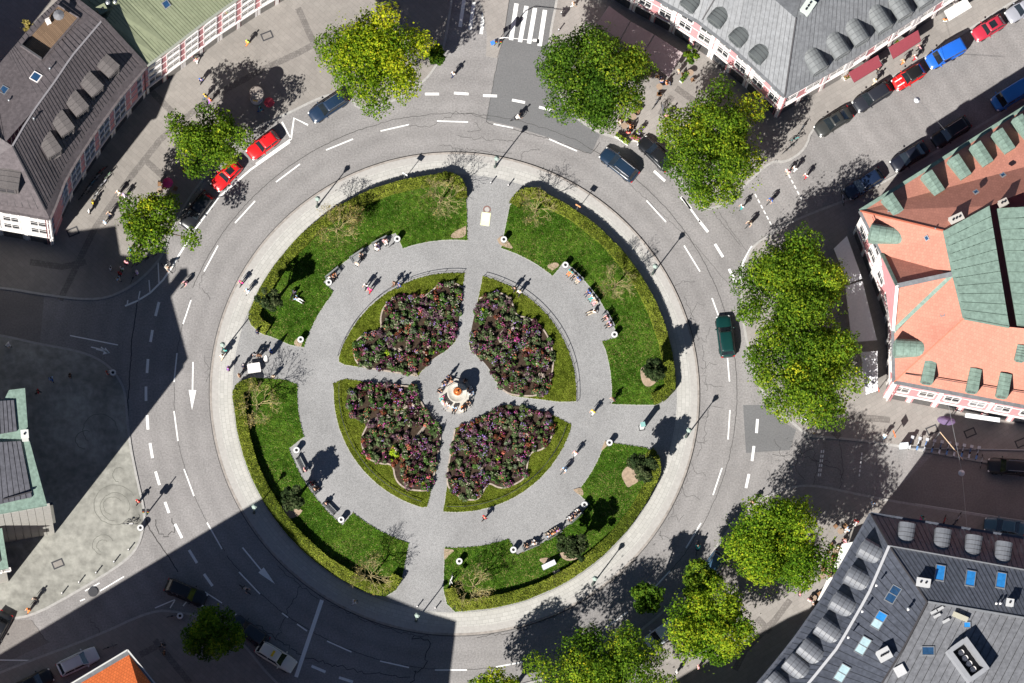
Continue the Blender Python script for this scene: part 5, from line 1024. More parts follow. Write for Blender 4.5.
PEOPLE = [
 (241.5, 284, 230, 'walk', 'magenta', 'black', 'person in magenta walking on the ring pavement, left of the upper left lawn', 'blond'),
 (248, 292, 230, 'walk', 'lightblue', 'white', 'person in pale blue walking behind the magenta one on the ring pavement', 'brown'),
 (222, 358, 60, 'walk', 'white', 'beige', 'person in white by the left lamp post, lower of a pair', 'brown'), (225, 352, 60, 'stand', 'teal', 'beige', 'person in teal standing by the left lamp post', 'dark'),
 (228, 370, 0, 'stand', 'purple', 'denim', 'person in purple standing alone left of the white table', 'brown'), (243, 367, 0, 'stand', 'navy', 'black', 'person in navy standing at the left end of the white table', 'grey'), (239, 377, 20, 'stand', 'brown', 'beige', 'person in brown standing below the white table end', 'brown'),
 (259, 357, 270, 'stand', 'brown', 'black', 'person in brown standing above the white table', 'brown'), (255, 356, 270, 'stand', 'grey', 'black', 'person in grey behind the white table, left of the brown one', 'dark'), (271, 353, 200, 'stand', 'blue', 'navy', 'person in bright blue standing right of the white table', 'dark'),
 (273, 378, 90, 'stand', 'beige', 'brown', 'person in beige standing on the path by the top of the lower left lawn', 'brown'),
 (366, 287, 240, 'walk', 'white', 'black', 'person in white walking beside the magenta jacket, upper left garden path', 'dark'), (370, 291, 240, 'walk', 'magenta', 'red', 'person in a magenta jacket walking on the upper left garden path', 'blond'),
 (394, 285, 20, 'walk', 'black', 'brown', 'person in black walking by the low rail, upper left flower bed', 'brown'), (399, 287, 20, 'walk', 'blue', 'navy', 'person in blue walking by the low rail, upper left flower bed', 'dark'),
 (357, 265, 240, 'stand', 'beige', 'white', 'person in beige standing before the upper left benches', 'grey'), (376.5, 250, 250, 'stand', 'white', 'white', 'person in white standing before the benches by the parked bicycle', 'brown'),
 (297, 299, 330, 'ground', 'lightblue', 'white', 'person in pale blue sitting on the grass of the upper left lawn', 'brown'), (294, 293, 250, 'ground', 'navy', 'black', 'person in dark clothes sitting on the grass behind the pale blue one', 'dark'),
 (514, 290, 60, 'walk', 'black', 'black', 'person in black at the rail of the upper right flower bed', 'dark'), (519, 294, 60, 'walk', 'white', 'black', 'person in white at the rail of the upper right flower bed', 'blond'),
 (613, 401, 200, 'walk', 'brown', 'grey', 'person in brown at the lower corner of the upper right lawn', 'brown'), (593, 413, 225, 'walk', 'yellow', 'white', 'person in yellow walking on the right garden path', 'blond'), (575.5, 454, 225, 'walk', 'pink', 'white', 'person in pink walking on the lower right garden path', 'blond'),
 (484, 519, 30, 'walk', 'red', 'black', 'person in red walking below the lower right flower bed', 'brown'), (257, 333, 0, 'stand', 'navy', 'navy', 'person in navy by the lower end of the upper left hedge', 'dark'),
 (354, 603, 20, 'walk', 'white', 'white', 'person in white on the shaded ring pavement at the bottom', 'blond'),
 (453, 76, 40, 'walk', 'white', 'navy', 'person in white and navy crossing the road left of the traffic island', 'brown'), (573, 6, 0, 'walk', 'beige', 'white', 'person in beige on the pavement above the dark green tree', 'brown'),
 (247.5, 44, 40, 'walk', 'lime', 'orange', 'person in lime green before the shops of the green roofed house', 'dark'), (196, 62, 100, 'walk', 'pink', 'white', 'person in pink at the shop front of the green roofed house', 'blond'), (201, 82, 60, 'walk', 'blue', 'black', 'person in blue at the shade edge near the green roofed house', 'dark'),
 (205, 98, 30, 'walk', 'yellow', 'denim', 'person in yellow walking above the left street tree', 'brown'), (210, 102, 30, 'walk', 'orange', 'purple', 'person in orange walking beside the yellow one, above the left street tree', 'brown'),
 (119, 194, 225, 'walk', 'white', 'beige', 'person in white walking with a lilac one, left pavement', 'blond'), (125, 197, 225, 'walk', 'lilac', 'white', 'person in lilac walking on the left pavement', 'grey'), (110, 215, 225, 'walk', 'beige', 'navy', 'person in beige pushing along the left pavement', 'brown'), (105, 224, 225, 'stand', 'lightblue', 'white', 'person in pale blue below the beige one, left pavement', 'white'),
 (89, 213, 0, 'stand', 'white', 'black', 'person in white in the shade by the parked cycles, left', 'white'), (93, 204, 0, 'stand', 'yellow', 'black', 'person in yellow in the shade among the parked cycles, left', 'dark'),
 (163, 187, 0, 'sit', 'red', 'black', 'person in red sitting in tree shade left of the red cars', 'brown'), (184, 172, 0, 'stand', 'orange', 'black', 'person in orange in the tree shade by the red cars', 'dark'),
 (130, 251, 20, 'stand', 'teal', 'white', 'person in teal at the edge of the small left tree', 'dark'), (126.5, 264, 240, 'stand', 'pink', 'red', 'person in pink in the queue by the small left tree', 'brown'), (122, 270, 240, 'stand', 'white', 'green', 'person in white in the queue by the small left tree', 'dark'), (120, 275, 240, 'stand', 'red', 'black', 'person in red in the queue by the small left tree', 'brown'), (110.5, 270, 0, 'stand', 'white', 'grey', 'person in white alone left of the queue by the small tree', 'dark'), (118, 280, 320, 'walk', 'lightblue', 'beige', 'person in pale blue at the lower end of the queue', 'brown'), (137, 274, 200, 'stand', 'lilac', 'white', 'person in lilac and white beside the parked cycles, left', 'white'),
 (51, 380, 300, 'walk', 'lightblue', 'blue', 'person in pale blue on the dark plaza, nearest the portico', 'dark'), (70, 377, 0, 'stand', 'brown', 'black', 'person in brown on the dark plaza', 'dark'), (107, 374, 30, 'sit', 'red', 'white', 'person in red sitting by the bin on the dark plaza', 'brown'), (38, 393, 0, 'walk', 'red', 'black', 'person in dark red close to the portico', 'dark'), (8, 346, 330, 'walk', 'white', 'white', 'person in white at the left edge of the dark plaza', 'white'),
 (29, 611, 225, 'walk', 'orange', 'orange', 'person in orange at the lower left corner of the sunlit plaza', 'brown'), (36, 600, 225, 'walk', 'black', 'black', 'person in black behind the orange one, sunlit plaza', 'dark'), (138, 503, 40, 'walk', 'red', 'black', 'person in red at the plaza kerb by the traffic light', 'dark'),
 (162, 646, 0, 'walk', 'grey', 'black', 'person in grey in the shade below the lower left corner', 'dark'), (164, 654, 0, 'stand', 'brown', 'black', 'person in brown standing below the grey one, in the shade', 'dark'),
 (788, 173, 220, 'walk', 'pink', 'beige', 'person in pink crossing by the dashed line, upper right street', 'brown'), (795, 170, 220, 'walk', 'white', 'white', 'person in white crossing by the dashed line, upper right street', 'dark'), (806, 177, 220, 'walk', 'white', 'red', 'person in white and red walking in the upper right street', 'brown'),
 (742, 208, 210, 'walk', 'white', 'teal', 'person in white and teal at the edge of the right tree', 'brown'),
 (874, 83, 30, 'walk', 'white', 'beige', 'person in white walking below the left wine red awning', 'blond'), (877, 71, 60, 'walk', 'black', 'black', 'person in black between the wine red awnings', 'dark'), (903, 63, 200, 'walk', 'beige', 'orange', 'person in beige between the right awning and the red car', 'blond'), (915, 59, 200, 'walk', 'white', 'red', 'person in white and red before the blue van', 'brown'), (919, 49, 200, 'walk', 'pink', 'black', 'person in pink by the end of the right wine red awning', 'brown'), (944, 22, 90, 'stand', 'orange', 'white', 'person in orange at the white shop awning', 'brown'),
 (884, 437, 60, 'walk', 'white', 'lightblue', 'person in white beside the orange sign, right street', 'grey'), (872, 505, 60, 'walk', 'lightblue', 'white', 'person in pale blue crossing the right street in a shadow gap', 'brown'), (752, 504, 50, 'walk', 'brown', 'black', 'person in brown on the road edge above the lower right tree', 'dark'),
 (666, 84, 0, 'sit', 'orange', 'denim', 'person in orange sitting at the tip of the taupe awnings', 'brown'), (661, 82, 90, 'sit', 'beige', 'blue', 'person in beige sitting at the tip of the taupe awnings', 'brown'), (678, 73, 200, 'stand', 'beige', 'grey', 'person in beige standing right of the taupe awnings', 'blond'), (666, 118, 60, 'walk', 'pink', 'brown', 'person in pink at the edge of the middle right tree', 'brown'),
 (630, 128, 0, 'sit', 'orange', 'black', 'person in orange sitting behind the flower boxes', 'brown'), (628, 134, 90, 'sit', 'red', 'black', 'person in red sitting behind the flower boxes', 'dark'), (618, 122, 300, 'sit', 'white', 'beige', 'person in white sitting behind the flower boxes', 'brown'),
 (260, 111, 0, 'walk', 'teal', 'blue', 'person in teal walking below the advertising column', 'dark'),
 (676, 673, 0, 'stand', 'white', 'black', 'person in white under the bottom right trees', 'grey'), (698, 668, 180, 'stand', 'pink', 'beige', 'person in pink under the lower right tree', 'brown'), (799, 595, 0, 'stand', 'pink', 'black', 'person in pink between the lower right tree and the awnings', 'blond'),
 (921, 519, 20, 'walk', 'teal', 'magenta', 'person in teal in the shaded street above the slate roof', 'dark')]
for i, (x, y, a, k, t_, l_, lb, h_) in enumerate(PEOPLE):
    onroad = lb.count('cross') or lb.count('upper right street') or (453 == x)
    z = GZ; up_ = -.06 if k == 'sit' and False else 0
    person(x, y, a, k, t_, l_, lb, h_, z=.006 if onroad else (LZ+.05 if k == 'ground' else z))
cyclist(565, 470, 225, 'lightblue', 'white', 'pale blue person cycling on the lower right garden path', 'brown', GZ); cyclist(186, 284, 225, 'pink', 'black', 'pink person cycling at the tip of the left shadow', 'brown'); cyclist(167, 269, 320, 'beige', 'white', 'beige person cycling round the small left tree', 'brown')
cyclist(245, 590, 320, 'grey', 'black', 'grey person cycling in the shaded lower left road'); cyclist(697, 549, 80, 'teal', 'navy', 'teal person cycling on the lower right of the road'); cyclist(771, 201, 225, 'blue', 'beige', 'blue person cycling between the two dashed lines', 'brown'); cyclist(750, 224, 225, 'beige', 'black', 'beige person cycling towards the upper right junction', 'brown'); cyclist(517, 119, 20, 'white', 'black', 'white person cycling on the dark asphalt patch')
# ================================================================ GARDEN FURNITURE
def bin_(x, y, label, z=GZ):
    r = thing('litter_bin', label, 'bin', P(x, y, z), 0, 'round litter bins'); MB().lathe([(.22, 0), (.30, .05), (.33, .8), (.33, .95)], (0, 0, 0), 16).obj('barrel', M_metal, r, True); MB().lathe([(.17, .96), (.34, .96), (.36, 1.0), (.34, 1.04), (.17, 1.04)], (0, 0, 0), 18, ring=True).obj('rim', plain(.6, .6, .59), r); MB().lathe([(.165, .951), (.165, .965)], (0, 0, 0), 14).obj('liner', M_black, r)
for x, y, l in [(328.6, 284, 'at the left end of the upper left benches'), (397, 240.5, 'beside the parked bicycle at the upper left benches'), (503.5, 241, 'at the left corner of the upper right lawn'), (565, 266.5, 'at the top end of the upper right benches'), (614, 336, 'at the lower end of the upper right benches'), (609, 444, 'at the top corner of the lower right lawn'), (584, 506, 'at the right end of the lower right benches'), (513, 551, 'at the left end of the lower right benches'), (459, 562.5, 'on grass at the left end of the lower right lawn'),
                (296.4, 451.5, 'at the top end of the lower left benches'), (341, 521, 'at the bottom end of the lower left benches'), (300.5, 341, 'at the bottom corner of the upper left lawn'), (140.5, 529, 'on the sunlit plaza kerb'), (803, 422, 'under the edge of the lower of the two right trees'), (180, 617, 'in the shade on the lower left pavement'), (113, 374, 'in the dark on the theatre plaza')]: bin_(x, y, 'white rimmed round litter bin '+l)
_be = {}
def bench(x, y, ang, label, lowb=False):
    if not _be:
        f = MB(); 
        for i in range(5): f.box((-.2+.1*i, 0, .45), (.075, 1.9, .035))
        _be['seat'] = f.mesh('seat', plain(.24, .25, .25, .7)); f = MB()
        for i in range(4): f.box((-.30-.03*i, 0, .58+.11*i), (.03, 1.9, .08))
        _be['backrest'] = f.mesh('backrest', plain(.24, .25, .25, .7)); f = MB()
        f.box((0, 0, .21), (.5, .05, .42)); f.box((-.33, 0, .45), (.05, .05, .9)); f.box((0, 0, .64), (.55, .06, .04)); _be['leg'] = f.mesh('leg', M_dk)
    r = thing('park_bench', label, 'bench', P(x, y, G_), math.radians(ang), 'grey slatted park benches'); link('seat', _be['seat'], r); link('backrest', _be['backrest'], r)
    for s in (-.85, .85): link('leg', _be['leg'], r, (0, s, 0))
    return r
SIT = {'nw': ([(333.5, 275.5, -50), (358, 257, -56), (380.5, 243.5, -62)], 'upper left'), 'ne': ([(575, 277, -133), (592, 297.5, -143), (607.5, 321, -153)], 'upper right'), 'se': ([(530, 546, 112), (553, 534, 122), (574.5, 517, 133)], 'lower right'), 'sw': ([(302, 465, 27), (313, 487, 35), (330, 508, 44)], 'lower left')}
ORD = ['first', 'middle', 'last']
for q, (bs, nm) in SIT.items():
    for i, (x, y, a) in enumerate(bs): bench(x, y, a, 'grey slatted bench, %s clockwise of the three benches at the %s lawn' % (ORD[i] if q in ('nw', 'ne') else ORD[i], nm) if q in ('nw', 'ne') else 'grey slatted bench, %s from the left of the three at the %s lawn' % (ORD[i], nm))
def sitter(q, i, off_, top, legs_, label, hair='brown'):
    x, y, a = SIT[q][0][i]; p = P(x, y, G_); ar = math.radians(a); v = Vector((-math.sin(ar), math.cos(ar), 0))*off_+Vector((math.cos(ar), math.sin(ar), 0))*-.03
    r = person(x, y, a, 'sit', top, legs_, label, hair, z=G_); r.location = p+v
for a in [('nw', 0, -.5, 'white', 'beige', 'person in white sitting on the first upper left bench'), ('nw', 0, -.0, 'orange', 'black', 'person in orange sitting on the first upper left bench'), ('nw', 1, .3, 'grey', 'black', 'person in grey sitting on the middle upper left bench'), ('nw', 2, .5, 'pink', 'white', 'person in pink sitting on the last upper left bench'), ('nw', 2, -.5, 'white', 'lilac', 'person in white sitting on the last upper left bench'),
          ('ne', 0, .55, 'blue', 'beige', 'person in blue sitting on the first upper right bench'), ('ne', 0, -.1, 'grey', 'black', 'person in grey sitting on the first upper right bench'), ('ne', 0, -.7, 'teal', 'orange', 'person in teal sitting on the first upper right bench'), ('ne', 1, .7, 'beige', 'pink', 'person in beige sitting on the middle upper right bench'), ('ne', 1, .1, 'white', 'teal', 'person in white and teal sitting on the middle upper right bench'), ('ne', 1, -.6, 'blue', 'navy', 'person in blue sitting on the middle upper right bench'), ('ne', 2, .5, 'lilac', 'black', 'person in lilac sitting on the last upper right bench'), ('ne', 2, -.3, 'pink', 'black', 'person in pink sitting on the last upper right bench'),
          ('se', 0, .4, 'black', 'black', 'person in black sitting on the left lower right bench'), ('se', 0, -.5, 'white', 'white', 'person in white sitting on the left lower right bench'), ('se', 1, .6, 'lightblue', 'beige', 'person in pale blue sitting on the middle lower right bench'), ('se', 1, 0, 'orange', 'beige', 'person in orange sitting on the middle lower right bench'), ('se', 1, -.6, 'purple', 'beige', 'person in purple sitting on the middle lower right bench'), ('se', 2, .6, 'black', 'white', 'person in black and white sitting on the right lower right bench'), ('se', 2, 0, 'navy', 'navy', 'person in navy sitting on the right lower right bench'), ('se', 2, -.6, 'brown', 'white', 'person in brown sitting on the right lower right bench'),
          ('sw', 0, -.7, 'pink', 'white', 'person in pink sitting on the left-hand lower left bench'), ('sw', 1, .3, 'red', 'black', 'person in red sitting on the middle lower left bench'), ('sw', 1, -.4, 'black', 'brown', 'person in black sitting on the middle lower left bench'), ('sw', 2, .6, 'navy', 'black', 'person in navy sitting on the right-hand lower left bench')]: sitter(*a)
person(593.5, 312, 200, 'ground', 'white', 'beige', 'person in white sitting on the ground before the upper right benches', 'brown', z=G_)
bike(394, 243, 40, (.3, .3, .3), 'bicycle parked at the end of the upper left benches', GZ, lean=.15); bike(450, 580, 75, (.6, .6, .6), 'white bicycle leaning at the left end of the lower right hedge', GZ, lean=.2)
# fountain column
ft = thing('fountain', 'round white stone fountain with a copper bowl in the middle of the square', 'fountain', P(456.5, 396, G_))
def ngon(r, n, z0, z1, rot=0): return MB().prism([(r*math.cos(2*math.pi*i/n+rot), r*math.sin(2*math.pi*i/n+rot)) for i in range(n)], z0, z1)
M_fs = mat('fountain_stone', (.50, .47, .41), .75, .12, 3, big=.1)
ngon(2.05, 8, -.02, .16, .2).obj('lower_step', mat('step_stone', (.40, .38, .35), .85, .1, 3), ft); ngon(1.5, 8, .16, .48, .2).obj('upper_step', M_fs, ft)
MB().lathe([(.55, .48), (.42, .7), (.38, 1.5), (.6, 1.7), (1.05, 2.0), (1.12, 2.12), (1.05, 2.15), (.9, 2.0), (.35, 1.92)], (0, 0, 0), 24).obj('basin', M_fs, ft, True)
MB().lathe([(.4, 1.9), (.3, 2.1), (.28, 2.6), (.5, 2.8), (.58, 2.9), (.5, 2.93), (.3, 2.85)], (0, 0, 0), 20).obj('column', M_fs, ft, True); MB().lathe([(.1, 2.86), (.42, 2.9), (.47, 3.0), (.4, 3.02), (.3, 2.96), (.12, 3.0), (.08, 3.25), (.02, 3.3)], (0, 0, 0), 16).obj('copper_bowl', mat('copper_bowl', (.55, .17, .05), .4, .25, 5, metal=.4), ft, True)
FP = [(-165, 'magenta', 'teal'), (-130, 'white', 'grey'), (-100, 'lightblue', 'black'), (-62, 'orange', 'beige'), (10, 'white', 'lightblue'), (28, 'grey', 'white'), (-35, 'black', 'black'), (165, 'navy', 'black'), (135, 'blue', 'black'), (112, 'black', 'orange'), (60, 'grey', 'black')]
for i, (a, t_, l_) in enumerate(FP):
    ar = math.radians(a); p = ft.location+Vector((math.cos(ar), math.sin(ar), 0))*(1.45 if i < 7 else 1.75); r = person(456, 396, a, 'sit', t_, l_, 'person in %s and %s sitting on the fountain steps, %s side' % (t_, l_, ['left', 'lower left', 'bottom', 'lower right', 'right', 'upper right', 'right lower', 'upper left', 'top left', 'top', 'top right'][i]), 'brown', z=G_); r.location = (p.x, p.y, G_+(.03 if i < 7 else -.28))
person(428+15, 404, 20, 'stand', 'pink', 'white', 'person in pink standing left of the fountain', 'blond', z=G_); person(461, 412, 100, 'stand', 'white', 'beige', 'person in white standing below the fountain', 'brown', z=G_); person(448, 378, 300, 'stand', 'navy', 'black', 'person in navy standing above left of the fountain', 'brown', z=G_)
# lamps
_lm = {}
def lamp(x, y, label, h=4.9):
    if not _lm:
        _lm['post'] = MB().lathe([(.16, 0), (.16, .35), (.10, .45), (.075, 1.2), (.055, 4.2), (.1, 4.25), (.05, 4.3)], (0, 0, 0), 10).mesh('post', plain(.07, .09, .08, .6))
        _lm['lantern'] = MB().lathe([(.12, 4.28), (.26, 4.75), (.02, 4.76)], (0, 0, 0), 6).mesh('lantern', plain(.42, .46, .44, .2)); _lm['cap'] = MB().lathe([(.30, 4.75), (.32, 4.78), (.14, 4.98), (.05, 5.02), (.03, 5.15)], (0, 0, 0), 6).mesh('lantern_cap', plain(.30, .37, .33, .6)); _lm['arm'] = MB().box((0, 0, 4.15), (.6, .05, .05)).mesh('ladder_bar', plain(.07, .09, .08, .6))
    r = thing('street_lamp', label, 'street lamp', P(x, y, GZ), .9, 'green park lanterns'); s = h/4.9; r.scale = (s, s, s)
    for me in _lm.values(): link(me.name.split('.')[0], me, r)
for x, y, l in [(317, 207, 'on the ring pavement above the upper left hedge'), (495, 167, 'on the ring pavement at the top path'), (652.5, 274, 'on the ring pavement right of the upper right hedge'), (686, 437, 'on the ring pavement at the right path'), (592.5, 584.5, 'on the ring pavement below the lower right hedge'), (416, 621, 'at the shadow edge at the bottom path'), (254, 513, 'on the ring pavement left of the lower left hedge'), (222.5, 352, 'on the ring pavement at the left path')]: lamp(x, y, 'green park lantern '+l)
def bollard(x, y, label, z=SWH, c=None, group='short posts'):
    r = thing('bollard', label, 'bollard', P(x, y, z), 0, group); MB().lathe([(.09, 0), (.075, .1), (.06, .85)], (0, 0, 0), 10).obj('post', c or M_metal, r); MB().lathe([(.062, .85), (.085, .9), (.075, .98), (.02, 1.02)], (0, 0, 0), 10).obj('cap', M_white, r)
for i, (x, y) in enumerate([(62, 594), (79, 583), (96, 573.5), (114, 562.5), (128.5, 550.5)]): bollard(x, y, 'white capped bollard, %s from the left along the sunlit plaza kerb' % ['first', 'second', 'third', 'fourth', 'fifth'][i], group='plaza kerb bollards')
for x, y, l in [(490.5, 184, 'left of the two at the top path'), (508, 186.5, 'right of the two at the top path'), (417, 607.5, 'left of the two at the bottom path'), (435, 609, 'right of the two at the bottom path'), (561, 14, 'upper of the two above the dark green tree'), (558.5, 31, 'lower of the two above the dark green tree')]: bollard(x, y, 'white capped bollard, '+l)
bollard(814, 433, 'yellow and white post at the kerb below the right trees', c=plain(.6, .45, .1))
# signs and posts
def sign(x, y, h, disc, c, label, face=-90, n=1, name='road_sign', z=GZ):
    r = thing(name, label, 'sign', P(x, y, z), math.radians(face+90)); MB().tube([(0, 0, 0), (0, 0, h)], .04, 6).obj('post', M_metal, r)
    for i in range(n): MB().box((0, -.06, h-disc/2-i*(disc+.08)), (disc, .03, disc)).obj('panel', c, r)
    return r
for x, y, l in [(404, 179.5, 'behind the upper left hedge'), (576.5, 211, 'behind the upper right hedge')]: sign(x, y, 3.0, .62, plain(.75, .75, .74) if x < 500 else plain(.8, .35, .15), 'small road sign on a thin post '+l, 60)
sign(892, 437, 2.4, .8, plain(.8, .2, .06), 'orange square sign on a post in the right street', 20); sign(450, 585, 2.7, .5, M_white, 'small white sign at the left end of the lower right hedge', 30)
sign(876, 393, 2.6, .6, plain(.75, .12, .05), 'red-orange sign at the corner of the orange roofed house', 10)
def signal(x, y, label, arm=None, z=.1):
    r = thing('traffic_light', label, 'traffic light', P(x, y, z)); MB().lathe([(.12, 0), (.08, .3), (.06, 4.6)], (0, 0, 0), 10).obj('pole', M_metal, r)
    for dz, dx in ((3.1, .25), (3.1, -.25)):
        hd = MB().box((dx, 0, dz), (.3, .3, .95)).obj('signal_head', M_black, r)
        for i, c in enumerate([(.4, .02, .02), (.4, .3, .02), (.02, .25, .08)]): MB().lathe([(.1, 0), (.1, .05), (.02, .06)], (0, 0, 0), 10).obj('lens', plain(*c), hd).matrix_local = Matrix.Translation((dx, -.15, dz+.3-.3*i)) @ Matrix.Rotation(math.pi/2, 4, 'X')
    if arm:
        a = P(*arm, 5.2)-P(x, y, z); MB().tube([(0, 0, 4.5), (a.x*.15, a.y*.15, 5.15), (a.x, a.y, 5.2)], [.06, .05, .035], 8).obj('mast_arm', M_white, r); hd = MB().box((a.x, a.y, 4.95), (.3, .3, .9)).obj('signal_head', M_black, r); MB().box((a.x*.92, a.y*.92, 5.3), (.5, .3, .05)).obj('arm_cap', M_white, r)
    return r
signal(497.5, 47, 'traffic light with a long arm over the zebra crossing', (538, 41)); s_ = thing('direction_sign', 'blue and white double sign on the traffic island', 'sign', P(494, 46, .1), .5)
MB().tube([(0, 0, 0), (0, 0, 2.4)], .04, 6).obj('post', M_metal, s_)
for dx in (-.28, .28): MB().box((dx, 0, 2.2), (.45, .45, .05), 0, 0, Matrix.Rotation(.5, 3, 'X')).obj('panel', plain(.05, .2, .65), s_)
signal(146, 515, 'traffic light with several round heads at the sunlit plaza kerb')
for x, y, l in [(917, 100, 'over the upper right street'), (961.5, 473, 'over the shaded right street')]:
    r = thing('hanging_street_lamp', 'round lamp hung on wires '+l, 'street lamp', P(x, y, 7)); MB().lathe([(.05, .5), (.12, .25), (.34, .12), (.36, 0), (.1, -.08)], (0, 0, 0), 16).obj('shade', plain(.6, .62, .66), r, True)
    q = (P(x+28, y+30, 12)-r.location, P(x-38, y-40, 11.5)-r.location) if x < 950 else (P(944, 383, 12)-r.location, P(968, 540, 13)-r.location)
    for e in q: MB().tube([(0, 0, .5), tuple(e)], .018, 4).obj('wire', M_metal, r)
r = thing('crane_arm_lamp', 'thin pale lamp arm reaching from the orange house over its street', 'street lamp', P(961, 468, 0)); a = P(940, 432, 5.8)-r.location; b = P(963, 460, 6.4)-r.location; MB().tube([tuple(a), tuple(b)], .05, 6).obj('arm', plain(.6, .45, .3), r); MB().tube([(a.x, a.y, 0), tuple(a)], .06, 6).obj('pole', M_metal, r)
# manhole-like ring and painted board in the top path
mr = thing('tree_grate_ring', 'round brown metal ring lid set in the top garden path', 'manhole cover', P(487, 209.5, G_)); MB().lathe([(.30, .004), (.30, .02), (.42, .02), (.44, .004)], (0, 0, 0), 20, ring=True).obj('ring', plain(.22, .12, .10), mr); MB().lathe([(.27, .004), (.27, .012)], (0, 0, 0), 16).obj('lid', plain(.4, .38, .36), mr)
bd = thing('notice_board', 'pale yellow lying notice board in the top garden path', 'notice board', P(485.6, 219, G_), -.12); MB().box((0, 0, .03), (1.0, 1.5, .06)).obj('panel', plain(.78, .78, .5), bd); MB().box((.02, .2, .064), (.62, .8, .01)).obj('sheet', plain(.72, .75, .8), bd)
# white stall, tall sail, pillar, cabinet
st = thing('market_table', 'table with a white cloth at the left garden entrance', 'table', P(254, 368, G_), .16); MB().box((0, 0, .74), (1.35, .85, .04)).obj('tabletop', M_white, st)
for a in (-.6, .6):
    for b in (-.35, .35): MB().box((a, b, .36), (.05, .05, .72)).obj('leg', M_metal, st)
r = MB().box((0, 0, 0), (1.42, .92, .02)); r.box((0, -.46, -.2), (1.42, .02, .4)); r = r.obj('tablecloth', M_white); r.location = P(254, 368, G_+.775); r.rotation_euler = (0, 0, .16); tag(r, 'white cloth covering the table at the left garden entrance', 'tablecloth')
r = thing('folded_parasol', 'tall closed white parasol on a stand beside the white table', 'parasol', P(266, 361, G_)); MB().lathe([(.3, 0), (.3, .1), (.04, .12)], (0, 0, 0), 12).obj('stand', M_dk, r); MB().lathe([(.03, .1), (.03, 3.6)], (0, 0, 0), 8).obj('pole', M_metal, r); MB().lathe([(.2, 1.0), (.30, 1.2), (.26, 2.2), (.12, 3.3), (.03, 3.6)], (0, 0, 0), 14).obj('canopy', M_white, r, True)
r = thing('information_pillar', 'tall slim teal and white information pillar on the right path', 'pillar', P(641.5, 428, G_), .2); MB().box((0, 0, 1.25), (.42, .42, 2.3)).obj('column', plain(.82, .84, .82, .25), r); MB().box((0, 0, 2.5), (.5, .5, .22)).obj('cap', plain(.22, .42, .4), r); MB().box((0, 0, .06), (.6, .6, .12)).obj('plinth', M_dk, r)
r = thing('utility_cabinet', 'low grey metal cabinet on the lower right lawn', 'cabinet', P(548.5, 566, LZ), .45); MB().box((0, 0, .5), (1.45, .45, 1.0)).obj('body', plain(.35, .37, .38), r); MB().box((0, 0, 1.02), (1.55, .55, .05)).obj('lid', plain(.6, .62, .65), r); MB().box((0, -.235, .5), (.02, .02, .8)).obj('door_seam', M_dk, r)
r = thing('concrete_slab', 'small flat concrete slab in the grass below the grey cabinet', 'slab', P(557, 573, LZ), .4); MB().box((0, 0, .06), (.8, .6, .1)).obj('slab', M_side, r)
# advertising column
r = thing('advertising_column', 'round advertising column in tree shade left of the blue estate car', 'advertising column', P(256.5, 99, SWH)); ad = MB().lathe([(.68, 0), (.72, .3), (.66, .32), (.66, 3.0)], (0, 0, 0), 24).obj('drum', M_white, r)
for i in range(7):
    a = i*.9; MB().box((.675*math.cos(a), .675*math.sin(a), 1.2+(i % 3)*.5), (.02, .5, .8), a).obj('poster', plain(*[(.05, .1, .35), (.6, .1, .1), (.7, .7, .65), (.05, .3, .4), (.1, .1, .12), (.7, .5, .1), (.3, .3, .5)][i]), ad)
MB().lathe([(.66, 3.0), (.82, 3.05), (.82, 3.2), (.7, 3.35), (.1, 3.55)], (0, 0, 0), 24).obj('cap', plain(.32, .28, .25, .9), r)
# awnings
def awning(q, z0, z1, c, label, name='awning', wall=(0, 1), val=True, ribs=3):
    """q: 4 picture points; the first two lie on the house side (height z1), the last two at the outer edge (height z0)"""
    p = [P(*q[0], z1), P(*q[1], z1), P(*q[2], z0), P(*q[3], z0)]; o = (p[2]+p[3])/2; o = Vector((o.x, o.y, SWH)); r = thing(name, label, 'awning', o); mb = MB(); v = [x-o for x in p]
    n = (v[1]-v[0]).cross(v[2]-v[0]); v = v if n.z > 0 else [v[1], v[0], v[3], v[2]]; dn = Vector((0, 0, -.05))
    mb.add(v+[x+dn for x in v], [(0, 1, 2, 3), (7, 6, 5, 4)]+[(i, 4+i, 4+(i+1) % 4, (i+1) % 4) for i in range(4)]); mb.obj('canopy', c, r)
    if val: MB().add([v[2], v[3], v[3]+Vector((0, 0, -.3)), v[2]+Vector((0, 0, -.3))], [(0, 1, 2, 3)]).obj('valance', c, r)
    f = MB()
    for i in range(ribs): t = i/(ribs-1); f.tube([v[0].lerp(v[1], t)+Vector((0, 0, -.09)), v[3].lerp(v[2], t)+Vector((0, 0, -.09))], .03, 5)
    f.obj('frame', M_metal, r); return r
M_aw = mat('taupe_canvas', (.33, .27, .275), .9, .08, 5); M_wine = mat('wine_canvas', (.23, .045, .06), .9, .06, 5); M_aww = mat('white_canvas', (.68, .67, .64), .9, .05, 5); M_awg = mat('pale_grey_canvas', (.66, .66, .68), .9, .06, 5)
awning([(609, 6), (630, 21), (620, 39), (597, 24)], 2.7, 3.3, M_aw, 'taupe awning panel nearest the top edge, half under the dark green tree'); awning([(631, 21.5), (654, 34.5), (642, 54), (621, 40)], 2.7, 3.3, M_aw, 'middle taupe awning panel beside the dark green tree'); awning([(655, 35), (683, 53), (669, 77), (643, 55)], 2.7, 3.3, M_aw, 'taupe awning panel at the lower right end of its row')
